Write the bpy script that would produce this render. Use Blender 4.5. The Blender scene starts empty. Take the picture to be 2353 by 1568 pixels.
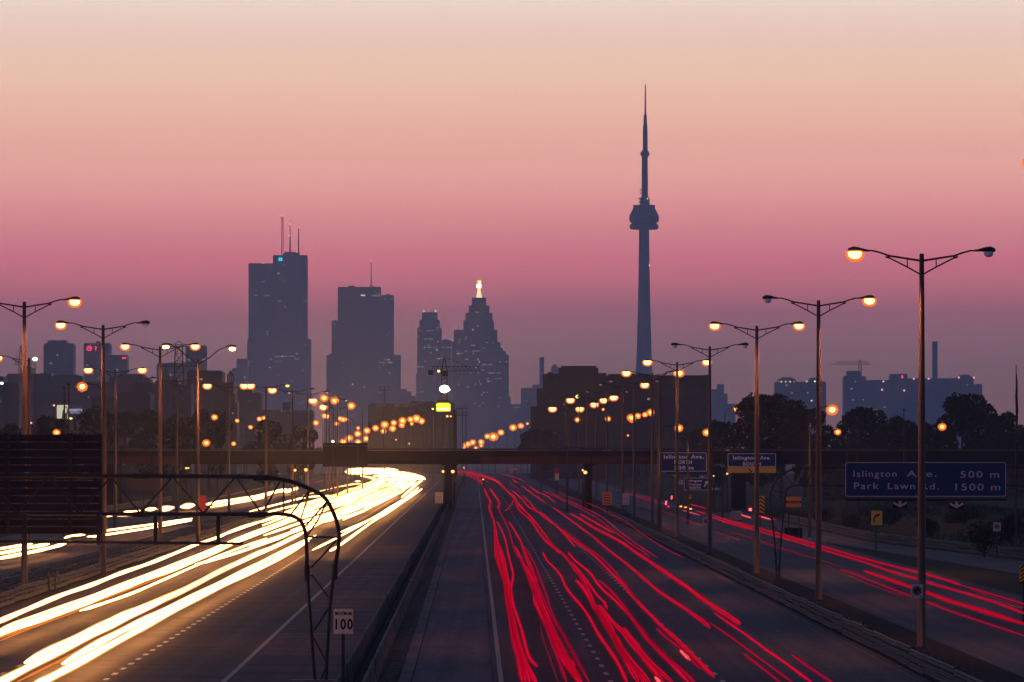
import bpy, math, random
from mathutils import Vector, Matrix
random.seed(7)
sc = bpy.context.scene
COL = sc.collection
F = 17400.0      # focal length in units of a 2353 wide picture
CU, CH = 1176.5, 1031.0   # column straight ahead, row of the horizon
CZ = 7.6         # eye height above the road

# ---------------------------------------------------------------- camera
cam = bpy.data.cameras.new('camera'); camo = bpy.data.objects.new('camera', cam); COL.objects.link(camo)
camo.location = (0, 0, CZ); camo.rotation_euler = (math.pi/2, 0, 0)
cam.sensor_width = 36; cam.lens = 36*F/2353; cam.shift_y = (1031-784)/2353
cam.clip_start = 1; cam.clip_end = 40000
sc.camera = camo
# ---------------------------------------------------------------- world: dawn sky, warm glow low in the east, dim blue overhead
w = bpy.data.worlds.new('World'); sc.world = w; w.use_nodes = True
nt = w.node_tree; nt.nodes.clear()
def N(t, **k):
    n = nt.nodes.new(t)
    for a, b in k.items(): setattr(n, a, b)
    return n
out = N('ShaderNodeOutputWorld'); bg = N('ShaderNodeBackground'); tc = N('ShaderNodeTexCoord'); sep = N('ShaderNodeSeparateXYZ')
nt.links.new(tc.outputs['Generated'], sep.inputs[0])
def math_(op, a, b=None, clamp=False):
    m = N('ShaderNodeMath', operation=op); m.use_clamp = clamp
    for i, x in enumerate((a, b)):
        if x is None: continue
        if isinstance(x, (int, float)): m.inputs[i].default_value = x
        else: nt.links.new(x, m.inputs[i])
    return m.outputs[0]
def ramp(fac, stops):
    r = N('ShaderNodeValToRGB'); nt.links.new(fac, r.inputs[0]); e = r.color_ramp.elements
    while len(e) < len(stops): e.new(0.5)
    for el, (p, c) in zip(e, stops): el.position = p
    for i, (p, c) in enumerate(stops): e[i].position = p; e[i].color = (*c, 1)
    return r.outputs[0]
SKY_LOW = [(0.0, (0.344, 0.13, 0.074)), (0.1751, (0.369, 0.166, 0.142)), (0.2448, (0.482, 0.197, 0.197)), (0.3009, (0.602, 0.191, 0.218)), (0.3396, (0.882, 0.222, 0.271)), (0.3831, (1.163, 0.288, 0.32)), (0.417, (1.315, 0.304, 0.352)), (0.4673, (1.443, 0.433, 0.441)), (0.5138, (1.617, 0.543, 0.481)), (0.5505, (1.763, 0.661, 0.543)), (0.6105, (1.919, 0.818, 0.622)), (0.7169, (1.959, 1.01, 0.699)), (0.8524, (1.747, 1.122, 0.778)), (0.922, (1.64, 1.1, 0.865)), (0.9975, (1.585, 1.25, 0.985))]
SKY_HIGH = [ (0.0,(1.585,1.25,.985)), (0.03,(1.0,.86,.80)), (0.08,(.46,.46,.54)), (0.2,(.23,.28,.45)), (0.5,(.115,.15,.33)), (1.0,(.075,.10,.26)) ]
f1 = math_('DIVIDE', sep.outputs['Z'], 0.0594, True)
f2 = math_('DIVIDE', math_('SUBTRACT', sep.outputs['Z'], 0.0594), 0.94, True)
lo = ramp(f1, SKY_LOW); hi = ramp(f2, SKY_HIGH)
mx = N('ShaderNodeMix', data_type='RGBA'); nt.links.new(math_('GREATER_THAN', sep.outputs['Z'], 0.0594), mx.inputs[0])
nt.links.new(lo, mx.inputs[6]); nt.links.new(hi, mx.inputs[7])
# the glow fades to a dim blue dusk away from the east (the +Y side)
az = math_('POWER', math_('MULTIPLY', math_('ADD', sep.outputs['Y'], 1.0), 0.5, True), 3.0)
mr = N('ShaderNodeMapRange'); nt.links.new(az, mr.inputs[0]); mr.inputs[1].default_value = 0; mr.inputs[2].default_value = 0.97
mx2 = N('ShaderNodeMix', data_type='RGBA'); nt.links.new(mr.outputs[0], mx2.inputs[0])
mx2.inputs[6].default_value = (.062, .090, .255, 1); nt.links.new(mx.outputs[2], mx2.inputs[7])
nt.links.new(mx2.outputs[2], bg.inputs[0]); bg.inputs[1].default_value = 1.0
nt.links.new(bg.outputs[0], out.inputs[0])
w.cycles.sampling_method = 'MANUAL'; w.cycles.sample_map_resolution = 2048
# ---------------------------------------------------------------- view
sc.view_settings.view_transform = 'Standard'; sc.view_settings.look = 'None'
sc.view_settings.exposure = 0; sc.view_settings.gamma = 1; sc.view_settings.use_curve_mapping = False
sc.cycles.use_denoising = True; sc.cycles.max_bounces = 5; sc.cycles.volume_bounces = 1
sc.cycles.volume_max_steps = 64; sc.cycles.use_light_tree = True; sc.cycles.sample_clamp_indirect = 3
HAZE_DENSITY, HAZE_COLOR = 6.6e-5, (.87, .98, 1.0)
LAMP_W = 8500.0

# ---------------------------------------------------------------- materials
M = {}
def mat(name, col, rough=.8, metal=0, emit=None, estr=1, noise=None, bump=None, spec=.3, lanes=None):
    m = bpy.data.materials.new(name); m.use_nodes = True; t = m.node_tree
    b = t.nodes['Principled BSDF']; b.inputs['Base Color'].default_value = (*col, 1)
    b.inputs['Roughness'].default_value = rough; b.inputs['Metallic'].default_value = metal
    b.inputs['Specular IOR Level'].default_value = spec
    if emit: b.inputs['Emission Color'].default_value = (*emit, 1); b.inputs['Emission Strength'].default_value = estr
    if noise:
        sx, sy, sz, amt, col2 = noise
        c = t.nodes.new('ShaderNodeTexCoord'); mp = t.nodes.new('ShaderNodeMapping'); mp.inputs['Scale'].default_value = (sx, sy, sz)
        n = t.nodes.new('ShaderNodeTexNoise'); n.inputs['Scale'].default_value = 1; n.inputs['Detail'].default_value = 6
        r = t.nodes.new('ShaderNodeMapRange'); r.inputs[1].default_value = .5-amt; r.inputs[2].default_value = .5+amt
        x = t.nodes.new('ShaderNodeMix'); x.data_type = 'RGBA'; x.inputs[6].default_value = (*col, 1); x.inputs[7].default_value = (*col2, 1)
        t.links.new(c.outputs['Object'], mp.inputs[0]); t.links.new(mp.outputs[0], n.inputs[0]); t.links.new(n.outputs[0], r.inputs[0])
        t.links.new(r.outputs[0], x.inputs[0]); t.links.new(x.outputs[2], b.inputs['Base Color'])
        if lanes:      # worn wheel tracks, tar seams and cracks running along the lanes
            mp2 = t.nodes.new('ShaderNodeMapping'); mp2.inputs['Scale'].default_value = (lanes[0], lanes[1], 1); mp2.inputs['Rotation'].default_value = (0,0,-.005)
            n2 = t.nodes.new('ShaderNodeTexNoise'); n2.inputs['Scale'].default_value = 1; n2.inputs['Detail'].default_value = 3
            r2 = t.nodes.new('ShaderNodeMapRange'); r2.inputs[1].default_value = .33; r2.inputs[2].default_value = .67; r2.inputs[3].default_value = lanes[2]; r2.inputs[4].default_value = lanes[3]
            vo = t.nodes.new('ShaderNodeTexVoronoi'); vo.feature = 'DISTANCE_TO_EDGE'; mp3 = t.nodes.new('ShaderNodeMapping'); mp3.inputs['Scale'].default_value = (.28,.075,1)
            r3 = t.nodes.new('ShaderNodeMapRange'); r3.inputs[1].default_value = .004; r3.inputs[2].default_value = .03; r3.inputs[3].default_value = .45; r3.inputs[4].default_value = 1
            t.links.new(c.outputs['Object'], mp2.inputs[0]); t.links.new(mp2.outputs[0], n2.inputs[0]); t.links.new(n2.outputs[0], r2.inputs[0])
            t.links.new(c.outputs['Object'], mp3.inputs[0]); t.links.new(mp3.outputs[0], vo.inputs[0]); t.links.new(vo.outputs[0], r3.inputs[0])
            mm = t.nodes.new('ShaderNodeMath'); mm.operation = 'MULTIPLY'; t.links.new(r2.outputs[0], mm.inputs[0]); t.links.new(r3.outputs[0], mm.inputs[1])
            vm = t.nodes.new('ShaderNodeVectorMath'); vm.operation = 'SCALE'; t.links.new(x.outputs[2], vm.inputs[0]); t.links.new(mm.outputs[0], vm.inputs[3])
            t.links.new(vm.outputs[0], b.inputs['Base Color'])
        if bump:
            bn = t.nodes.new('ShaderNodeBump'); bn.inputs['Strength'].default_value = bump; bn.inputs['Distance'].default_value = .05
            t.links.new(n.outputs[0], bn.inputs['Height']); t.links.new(bn.outputs[0], b.inputs['Normal'])
    M[name] = m; return m
def facade(name, col, col2, floor=4.0, bay=5.0, vert=False):
    # floors of glass and spandrel, too far off to tell apart one by one
    m = bpy.data.materials.new(name); m.use_nodes = True; t = m.node_tree; b = t.nodes['Principled BSDF']; b.inputs['Roughness'].default_value = .6
    c = t.nodes.new('ShaderNodeTexCoord'); br = t.nodes.new('ShaderNodeTexBrick'); mp = t.nodes.new('ShaderNodeMapping')
    mp.inputs['Rotation'].default_value = (math.pi/2, 0, 0); t.links.new(c.outputs['Object'], mp.inputs[0]); t.links.new(mp.outputs[0], br.inputs[0])
    br.offset = 0; br.inputs['Color1'].default_value = (*col, 1); br.inputs['Color2'].default_value = (*[x*.75 for x in col], 1)
    br.inputs['Mortar'].default_value = (*col2, 1); br.inputs['Scale'].default_value = 1
    br.inputs['Brick Width'].default_value = bay; br.inputs['Row Height'].default_value = floor; br.inputs['Mortar Size'].default_value = floor*.2
    t.links.new(br.outputs[0], b.inputs['Base Color']); M[name] = m; return m
mat('steel', (.045,.037,.033), .7, .2, noise=(3,3,.5,.2,(.025,.02,.018)))
mat('pole_metal', (.085,.055,.038), .6, 0, noise=(4,4,.35,.2,(.05,.033,.024)))
mat('dark_steel', (.04,.035,.035), .6, .3, noise=(2,2,2,.2,(.02,.017,.017)))
mat('galv', (.050,.038,.030), .7, 0, noise=(1.5,.6,3,.2,(.026,.020,.016)))
mat('rail_wood', (.11,.08,.06), .8, noise=(1,.5,4,.25,(.05,.035,.03)))
mat('concrete', (.20,.18,.17), .9, noise=(.7,.25,2,.25,(.09,.08,.08)), bump=.4, spec=.10)
mat('barrier_concrete', (.10,.085,.08), .9, noise=(1.5,.5,3,.22,(.03,.026,.026)), bump=.5, spec=.10)
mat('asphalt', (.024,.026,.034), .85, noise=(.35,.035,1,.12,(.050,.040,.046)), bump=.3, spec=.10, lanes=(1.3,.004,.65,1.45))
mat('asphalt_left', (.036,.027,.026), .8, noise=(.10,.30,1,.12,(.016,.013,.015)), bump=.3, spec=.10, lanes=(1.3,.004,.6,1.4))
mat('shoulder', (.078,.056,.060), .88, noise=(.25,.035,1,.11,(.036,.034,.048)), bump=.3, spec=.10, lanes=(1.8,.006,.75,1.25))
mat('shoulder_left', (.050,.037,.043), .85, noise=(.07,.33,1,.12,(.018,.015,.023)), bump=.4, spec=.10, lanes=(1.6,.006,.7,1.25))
mat('gutter', (.10,.08,.078), .9, noise=(1,.2,1,.2,(.045,.036,.038)), spec=.10)
mat('gravel', (.065,.055,.05), .95, noise=(2.5,.5,1,.2,(.03,.026,.026)), bump=.6, spec=.02, lanes=(3,.01,.6,1.3))
mat('earth', (.030,.020,.016), 1, noise=(3,1,1,.25,(.012,.009,.008)), bump=.8, spec=.02)
mat('line_white', (.40,.37,.34), .7, noise=(4,.6,1,.3,(.22,.2,.18)))
mat('line_yellow', (.20,.155,.10), .7, noise=(4,.6,1,.3,(.2,.17,.11)))
mat('grass', (.020,.025,.011), 1, noise=(.35,.10,1,.2,(.032,.028,.015)), bump=.8, spec=.02)
mat('grass_blade', (.022,.027,.011), 1, noise=(.3,.1,1,.2,(.038,.032,.017)), spec=.02)
mat('leaf', (.009,.012,.006), .9, noise=(.3,.3,.3,.2,(.017,.021,.009)), spec=.02)
mat('bark', (.05,.04,.03), 1, spec=.02)
mat('girder_lit_brown', (.085,.030,.022), .75, noise=(.15,1,1.5,.25,(.055,.022,.018)), spec=.10)
mat('bridge_dark', (.014,.012,.012), .9, noise=(.2,1,1,.25,(.009,.008,.008)), spec=.10)
mat('sign_blue', (.008,.040,.115), .6, noise=(.8,.8,2,.3,(.006,.030,.085)), spec=.1)
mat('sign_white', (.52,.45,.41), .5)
mat('sign_warm_lit', (.97,.68,.42), .5)  # warm light on the white speed sign put into its colour
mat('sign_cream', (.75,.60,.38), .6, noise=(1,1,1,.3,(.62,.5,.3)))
mat('sign_yellow', (.98,.50,.02), .4)
mat('sign_orange', (.98,.25,.035), .4)
mat('black', (.007,.007,.007), .7, spec=.03)
mat('sign_bright', (.90,.78,.72), .5)
mat('flag_cloth', (.05,.012,.014), .9, spec=.02)
mat('red_paint', (.45,.03,.03), .6)
mat('panel_back', (.05,.034,.034), .7, .3, noise=(.5,1,6,.25,(.032,.02,.02)))
mat('brown_board', (.11,.055,.04), .8)
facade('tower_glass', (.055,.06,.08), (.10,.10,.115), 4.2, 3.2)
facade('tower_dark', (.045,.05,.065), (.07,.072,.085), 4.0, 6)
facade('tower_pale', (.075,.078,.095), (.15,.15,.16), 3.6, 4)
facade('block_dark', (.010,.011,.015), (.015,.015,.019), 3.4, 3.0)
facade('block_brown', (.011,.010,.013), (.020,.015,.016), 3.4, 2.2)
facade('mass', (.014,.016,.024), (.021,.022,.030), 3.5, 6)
mat('tower_concrete', (.11,.11,.125), .9, noise=(.05,.05,.01,.3,(.08,.08,.095)))
mat('mast_red', (.75,.07,.03), .7)
def glow(name, col, s, clear=0.0):
    m = bpy.data.materials.new(name); m.use_nodes = True; t = m.node_tree; t.nodes.clear()
    o = t.nodes.new('ShaderNodeOutputMaterial'); e = t.nodes.new('ShaderNodeEmission'); e.inputs[0].default_value = (*col, 1); e.inputs[1].default_value = s
    if clear:
        tr = t.nodes.new('ShaderNodeBsdfTransparent'); mxs = t.nodes.new('ShaderNodeMixShader'); mxs.inputs[0].default_value = 1-clear
        t.links.new(tr.outputs[0], mxs.inputs[1]); t.links.new(e.outputs[0], mxs.inputs[2]); t.links.new(mxs.outputs[0], o.inputs[0])
    else: t.links.new(e.outputs[0], o.inputs[0])
    M[name] = m; return m
glow('lens_lit', (1,.52,.15), 13); glow('halo_shell', (1,.18,.012), 1.35, .4); glow('lens_rim', (1,.30,.04), 3.0)
glow('lens_far', (1,.52,.14), 5.5); glow('lens_yellow', (1,.85,.15), 2.2)
mat('lens_off', (.65,.66,.68), .15)
glow('head_trail', (1,.42,.13), 30); glow('head_trail_soft', (1,.50,.16), 3.2); glow('marker_trail', (1,.23,.03), .9)
glow('tail', (1,.004,.05), 1.0); glow('tail_soft', (1,.012,.12), .42); glow('tail_dim', (1,.05,.17), .12); glow('tail_hot', (1,.10,.12), 2.6); glow('tail_mid', (1,.006,.06), .62); glow('tail_fringe', (1,.0,.035), .26, .5); glow('tail_fringe_soft', (1,.01,.08), .12, .55); glow('head_fringe', (1,.34,.045), 1.1, .45)
glow('amber_hot', (1,.36,.03), 3)
glow('win', (.9,.85,.85), .24); glow('win_warm', (1,.85,.45), 1.2)
glow('red_glow', (1,.03,.10), 2.2); glow('pink_spot', (1,.30,.45), 2.2); glow('cyan_glow', (.02,.75,1), 2.2)
glow('spire_glow', (1,.80,.38), 2.0); glow('spire_green', (.75,1,.65), 3.4); glow('spire_amber', (1,.72,.12), 2.6)
glow('flood', (1,.90,.62), 14); glow('sign_lime', (.80,.85,.03), 1.3); glow('white_glow', (.95,1,.80), 3)
glow('billboard_white', (.75,.72,.50), .75); glow('billboard_blue', (.02,.03,.12), .5); glow('billboard_dark', (.08,.07,.05), .4); glow('letter_glow', (.8,.8,.78), .8)
glow('blue_glow', (.05,.25,1), 2)

# ---------------------------------------------------------------- mesh helpers
class MB:
    def __init__(s): s.v = []; s.f = []
    def add(s, vs, fs):
        n = len(s.v); s.v += [tuple(x) for x in vs]; s.f += [tuple(n+i for i in f) for f in fs]; return s
    def box(s, x0, x1, y0, y1, z0, z1):
        return s.add([(x,y,z) for z in (z0,z1) for y in (y0,y1) for x in (x0,x1)],
                     [(0,2,3,1),(4,5,7,6),(0,1,5,4),(2,6,7,3),(0,4,6,2),(1,3,7,5)])
    def tube(s, pts, rad, n=8, caps=True, flat=1.0):
        pts = [Vector(p) for p in pts]
        R = rad if isinstance(rad, (list, tuple)) else [rad]*len(pts)
        vs = []; fs = []
        for i, p in enumerate(pts):
            d = (pts[min(i+1, len(pts)-1)]-pts[max(i-1, 0)]).normalized()
            up = Vector((0,0,1)) if abs(d.z) < .95 else Vector((0,1,0))
            a = d.cross(up).normalized(); b = a.cross(d).normalized()
            for k in range(n):
                t = 2*math.pi*(k+.5)/n; vs.append(p+a*math.cos(t)*R[i]+b*math.sin(t)*R[i]*flat)
        for i in range(len(pts)-1):
            for k in range(n):
                fs.append((i*n+k, i*n+(k+1)%n, (i+1)*n+(k+1)%n, (i+1)*n+k))
        if caps: fs += [tuple(range(n))[::-1], tuple((len(pts)-1)*n+k for k in range(n))]
        return s.add(vs, fs)
    def lathe(s, prof, c=(0,0,0), n=24, sy=1.0):
        vs = []; fs = []
        for r, z in prof:
            for k in range(n):
                t = 2*math.pi*k/n; vs.append((c[0]+r*math.cos(t), c[1]+r*math.sin(t)*sy, c[2]+z))
        m = len(prof)
        for i in range(m-1):
            for k in range(n): fs.append((i*n+k, i*n+(k+1)%n, (i+1)*n+(k+1)%n, (i+1)*n+k))
        fs += [tuple(range(n))[::-1], tuple((m-1)*n+k for k in range(n))]
        return s.add(vs, fs)
    def prism(s, poly, y0, y1):       # polygon in x,z pushed along y
        n = len(poly)
        return s.add([(x,y0,z) for x,z in poly]+[(x,y1,z) for x,z in poly],
                     [tuple(range(n)), tuple(range(n,2*n))[::-1]]+[(i, n+i, n+(i+1)%n, (i+1)%n) for i in range(n)])
    def mesh(s, name, m, smooth=False):
        me = bpy.data.meshes.new(name); me.from_pydata(s.v, [], s.f); me.materials.append(M[m] if isinstance(m, str) else m)
        if smooth:
            for p in me.polygons: p.use_smooth = True
        me.update(); return me
def put(name, me, parent=None, loc=None):
    o = bpy.data.objects.new(name, me); COL.objects.link(o)
    if parent: o.parent = parent
    if loc is not None: o.location = loc
    return o
def part(name, mb, m, parent, smooth=False, loc=None): return put(name, mb.mesh(name, m, smooth), parent, loc)
def thing(name, label, cat, loc=(0,0,0), group=None):
    o = bpy.data.objects.new(name, None); COL.objects.link(o); o.location = loc; tag(o, label, cat, group); return o
def tag(o, label, cat, group=None, kind=None):
    if label: o['label'] = label
    if cat: o['category'] = cat
    if group: o['group'] = group
    if kind: o['kind'] = kind
    return o
def struct(name, mb, m, label=None, cat=None):
    o = part(name, mb, m, None); o['kind'] = 'structure'
    if label: o['label'] = label; o['category'] = cat or name.replace('_', ' ')
    return o
def X(u, D): return (u-CU)*D/F
def Z(v, D): return CZ+(CH-v)*D/F
def W(v, h=0.0): return F*(CZ-h)/(v-CH)          # distance at which height h shows on row v
def gz(Y): return 0.0 if Y < 2300 else max(-12.0, -(Y-2300)*.0045)
def ax(Y): return -0.005*Y - (1.2e-5*(Y-2100)**2 if Y > 2100 else 0)

# ---------------------------------------------------------------- haze
hb = MB().box(-4200, 4200, -160, 15200, -14.5, 640)
hz = bpy.data.meshes.new('haze'); hz.from_pydata(hb.v, [], hb.f)
hm = bpy.data.materials.new('haze_air'); hm.use_nodes = True; ht = hm.node_tree; ht.nodes.clear()
ho = ht.nodes.new('ShaderNodeOutputMaterial'); pv = ht.nodes.new('ShaderNodeVolumePrincipled')
pv.inputs['Color'].default_value = (*HAZE_COLOR, 1); pv.inputs['Density'].default_value = HAZE_DENSITY; pv.inputs['Anisotropy'].default_value = 0.0
ht.links.new(pv.outputs[0], ho.inputs['Volume']); hz.materials.append(hm)
tag(put('haze', hz), 'thin even dawn haze filling the air over the road and city', 'haze', kind='stuff')

# ---------------------------------------------------------------- ground and roads
def ys(a, b, st=20.0):
    n = max(1, int((b-a)/st)); return [a+(b-a)*i/n for i in range(n+1)]
g = MB(); cols = [-3900,-900,-300,-120,-60,0,60,120,300,900,3900]; rows = ys(-120, 2300, 100)+ys(2400, 4800, 200)+[6500,9000,12000,15000]
for y in rows:
    for x in cols: g.v.append((x, y, gz(y)-.03))
nc = len(cols)
for j in range(len(rows)-1):
    for i in range(nc-1): a = j*nc+i; g.f.append((a, a+1, a+nc+1, a+nc))
struct('ground', g, 'grass', 'dark grassy ground beside and beyond the motorway', 'ground')
def wf(w_, Y): return w_(Y) if callable(w_) else w_
def strip(mb, w0, w1, Y0, Y1, z=0.0, z0=None, st=20.0):
    P = ys(Y0, Y1, st); n = len(mb.v); k = 0
    for y in P:
        a, b = ax(y)+wf(w0, y), ax(y)+wf(w1, y); mb.v += [(a, y, gz(y)+z), (b, y, gz(y)+z)]
    for i in range(len(P)-1): mb.f.append((n+2*i, n+2*i+1, n+2*i+3, n+2*i+2))
    return mb
def wall_strip(mb, w0, w1, Y0, Y1, z0, z1, st=20.0):
    P = ys(Y0, Y1, st); n = len(mb.v)
    for y in P:
        a, b = ax(y)+w0, ax(y)+w1
        mb.v += [(a,y,z0),(b,y,z0),(b,y,z1),(a,y,z1)]
    for i in range(len(P)-1):
        for k in range(4): mb.f.append((n+4*i+k, n+4*i+(k+1)%4, n+4*i+4+(k+1)%4, n+4*i+4+k))
    mb.f += [(n, n+3, n+2, n+1), tuple(len(mb.v)-4+k for k in range(4))]
    return mb
struct('road', strip(MB(), .62, 14.9, -100, 4600, .004), 'asphalt', 'dark asphalt carriageway leading away under red tail light streaks', 'road')
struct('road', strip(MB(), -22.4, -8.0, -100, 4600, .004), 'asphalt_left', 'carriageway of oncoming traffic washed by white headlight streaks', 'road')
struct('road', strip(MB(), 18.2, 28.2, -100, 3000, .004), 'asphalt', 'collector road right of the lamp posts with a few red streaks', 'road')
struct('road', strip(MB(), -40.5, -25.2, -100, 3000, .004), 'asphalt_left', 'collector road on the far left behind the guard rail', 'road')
struct('median', strip(MB(), -3.9, -2.5, -100, 2600, .006), 'gravel', 'gritty dark strip between barrier and paved shoulder', 'median')
struct('median', strip(MB(), 14.9, 18.2, -100, 2600, .02), 'earth', 'dark earth strip in which the right lamp posts stand', 'median')
struct('median', strip(MB(), -25.2, -22.4, -100, 2600, .02), 'earth', 'dark earth strip under the left lamp posts', 'median')
struct('ramp', strip(MB(), lambda Y: 28.2+max(0, (620-Y))*.030 if Y < 620 else 28.2, lambda Y: 32.0+max(0, (620-Y))*.048 if Y < 620 else 32.0, 240, 900, .003), 'asphalt', 'bluish slip road curving off to the right beside the collector road', 'ramp')
# shoulders, with their slabs
sh = struct('shoulder', strip(MB(), -2.5, .62, -100, 2600, -.012), 'earth', 'paved shoulder of dull concrete slabs right of the median barrier', 'shoulder')
y = 215.0
for i in range(96):
    L = 7.5; b = MB(); a0, a1 = ax(y), ax(y+L)
    b.v = [(a0-2.02,y+.05,.006),(a0+.60,y+.05,.006),(a1+.60,y+L-.05,.006),(a1-2.02,y+L-.05,.006),(a0-2.02,y+.05,-.01),(a0+.60,y+.05,-.01),(a1+.60,y+L-.05,-.01),(a1-2.02,y+L-.05,-.01)]
    b.f = [(0,1,2,3),(0,4,5,1),(1,5,6,2),(3,2,6,7),(0,3,7,4)]
    part('slab', b, 'shoulder', sh); y += L
part('slab', strip(MB(), -2.02, .60, y+.05, 2600, .006), 'shoulder', sh)
part('gutter', strip(MB(), -2.47, -2.06, -100, 2600, .016), 'gutter', sh)
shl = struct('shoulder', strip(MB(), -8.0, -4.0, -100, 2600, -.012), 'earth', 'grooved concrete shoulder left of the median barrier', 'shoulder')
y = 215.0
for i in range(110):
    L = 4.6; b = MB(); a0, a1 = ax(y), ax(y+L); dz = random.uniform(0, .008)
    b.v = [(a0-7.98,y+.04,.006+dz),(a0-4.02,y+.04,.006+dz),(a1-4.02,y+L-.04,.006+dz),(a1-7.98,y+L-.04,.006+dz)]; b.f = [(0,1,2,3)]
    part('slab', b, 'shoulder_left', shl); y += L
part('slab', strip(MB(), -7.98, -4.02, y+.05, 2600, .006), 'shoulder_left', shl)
def lines(label, w_, m, wd=.12, Y0=200, Y1=2400, dash=None):
    mb = MB()
    if dash:
        yy = Y0
        while yy < Y1: strip(mb, w_-wd/2, w_+wd/2, yy, yy+dash[0], .012, st=dash[0]); yy += dash[1]
    else: strip(mb, w_-wd/2, w_+wd/2, Y0, Y1, .012)
    struct('lane_line', mb, m, label, 'lane line')
lines('worn yellow edge line between shoulder and red streaks', .88, 'line_yellow', .16)
lines('broken white line right of the first lane of red streaks', 4.45, 'line_white', .16, 200, 1200, (3,9.0))
lines('broken white line between the middle lanes of red streaks', 8.1, 'line_white', .16, 200, 1200, (3,9.0))
lines('faint solid white line along the right edge of the main road', 11.9, 'gutter', .09)
lines('pale gutter line along the foot of the right guard rail', 14.55, 'gutter', .12)
lines('solid edge line along the left concrete shoulder', -8.15, 'line_yellow', .17)
lines('broken white line below the white headlight streaks', -12.1, 'line_white', .18, 200, 1200, (2.2,6.0))
lines('broken white line between the two bands of headlight streaks', -15.9, 'line_white', .14, 200, 1200, (3,9))
lines('thin white line on the right collector road', 26.0, 'line_white', .12)
lines('thin white line on the left collector road', -33, 'line_white', .12)

# barriers
def barrier(label, wc, halfw, h, Y0, Y1, L, m):
    t = thing('median_barrier', label, 'barrier', (ax(Y0)+wc, Y0, 0)); yy = Y0; n = 0
    while yy < Y1 and n < 130:
        j = random.uniform(-.025, .025); b = MB(); c0, c1 = ax(yy)-ax(Y0)+j, ax(yy+L)-ax(Y0)+j*.5
        pr = [(-halfw*1.9,0),(halfw*1.9,0),(halfw*1.7,.12),(halfw,.32),(halfw*.75,h+j),(-halfw*.75,h+j),(-halfw,.32),(-halfw*1.7,.12)]
        b.v = [(c0+x, yy-Y0+.03, z) for x,z in pr]+[(c1+x, yy-Y0+L-.03, z) for x,z in pr]
        b.f = [tuple(range(8)), tuple(range(8,16))[::-1]]+[(i,8+i,8+(i+1)%8,(i+1)%8) for i in range(8)]
        part('barrier_section', b, m, t); yy += L; n += 1
    r = MB(); c = [(ax(q)-ax(Y0), q-Y0) for q in ys(yy, 2500, 40)]
    for (a, p), (b_, q) in zip(c, c[1:]):
        r.add([(a-halfw,p,0),(a+halfw,p,0),(a+halfw,p,h),(a-halfw,p,h),(b_-halfw,q,0),(b_+halfw,q,0),(b_+halfw,q,h),(b_-halfw,q,h)], [(0,1,5,4),(1,2,6,5),(2,3,7,6),(3,0,4,7)])
    part('barrier_run', r, m, t)
barrier('low rough concrete median barrier on the left of the dark gap', -4.10, .06, .72, 205, 900, 6, 'barrier_concrete')
barrier('low rough concrete median barrier on the right of the dark gap', -3.28, .06, .72, 205, 900, 6, 'barrier_concrete')
def guard(label, wc, face, Y0, Y1, fn=None, rails=((.63,.11),(.40,.08),(.15,.11)), step=4.0, m='galv'):
    cx = (lambda q: ax(q)+wc) if fn is None else fn
    t = thing('guard_rail', label, 'guard rail', (cx(Y0), Y0, 0))
    for zc, hh in rails:
        yy = Y0; k = 0
        while yy < Y1:
            L = 8.0; b = MB(); jz = random.uniform(-.035, .035)
            for q0, q1 in ((yy, min(yy+L, Y1)),):
                a0, a1 = cx(q0)-cx(Y0), cx(q1)-cx(Y0); d = .05*face
                pr = [(0,-hh),(d,-hh*.75),(d,-hh*.3),(d*.2,0),(d,hh*.3),(d,hh*.75),(0,hh),(-.01*face,hh),(-.01*face,-hh)]
                b.v = [(a0+x,q0-Y0,zc+jz+z) for x,z in pr]+[(a1+x,q1-Y0-.02,zc+jz+z) for x,z in pr]
                n = len(pr); b.f = [tuple(range(n)), tuple(range(n,2*n))[::-1]]+[(i,n+i,n+(i+1)%n,(i+1)%n) for i in range(n)]
            part('rail', b, m, t); yy += L; k += 1
    yy = Y0; k = 0; pm = MB().box(-.07,.07,-.08,.08,0,.80).mesh('post', 'rail_wood')
    while yy < Y1 and k < 170:
        put('post', pm, t, (cx(yy)-cx(Y0)-.09*face, yy-Y0, 0)); yy += step; k += 1
guard('dull steel guard rail at the foot of the right lamp posts', 15.05, -1, 205, 880)
guard('grey steel guard rail beside the white headlight streaks on the left', -22.6, 1, 300, 950)
guard('grey steel guard rail behind the left lamp posts', -24.9, 1, 300, 900)
guard('thin pale guard rail along the slip road below the yellow arrow sign', 0, -1, 470, 800, fn=lambda q: ax(q)+32.6+max(0,(620-q))*.050)
guard('faint guard rail across the far left grass bank', 0, 1, 800, 1100, fn=lambda q: ax(q)-44)

# ---------------------------------------------------------------- grass verge and bushes on the right, the left bank
def bankmesh(pts):   # list of rows (Y, [(w,z),...])
    b = MB(); n = len(pts[0][1])
    for Y, r in pts:
        for w_, z in r: b.v.append((ax(Y)+w_, Y, z))
    for j in range(len(pts)-1):
        for i in range(n-1): a = j*n+i; b.f.append((a, a+1, a+n+1, a+n))
    return b
rows = []
for Y in ys(250, 940, 30):
    e = 33+max(0,(620-Y))*.052
    rows.append((Y, [(e, -.02), (e+3, .25+.1*math.sin(Y*.05)), (e+8, .9+.2*math.sin(Y*.03)), (e+16, 1.4), (e+60, 2.0)]))
struct('grass_bank', bankmesh(rows), 'grass', 'dim grassy bank on the right below the blue distance sign', 'bank')
rows = []
for Y in ys(400, 940, 30): rows.append((Y, [(-43, -.02), (-47, .5), (-54, 1.6), (-80, 2.4)]))
struct('grass_bank', bankmesh(rows), 'grass', 'dark grass bank left of the left collector road', 'bank')
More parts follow.
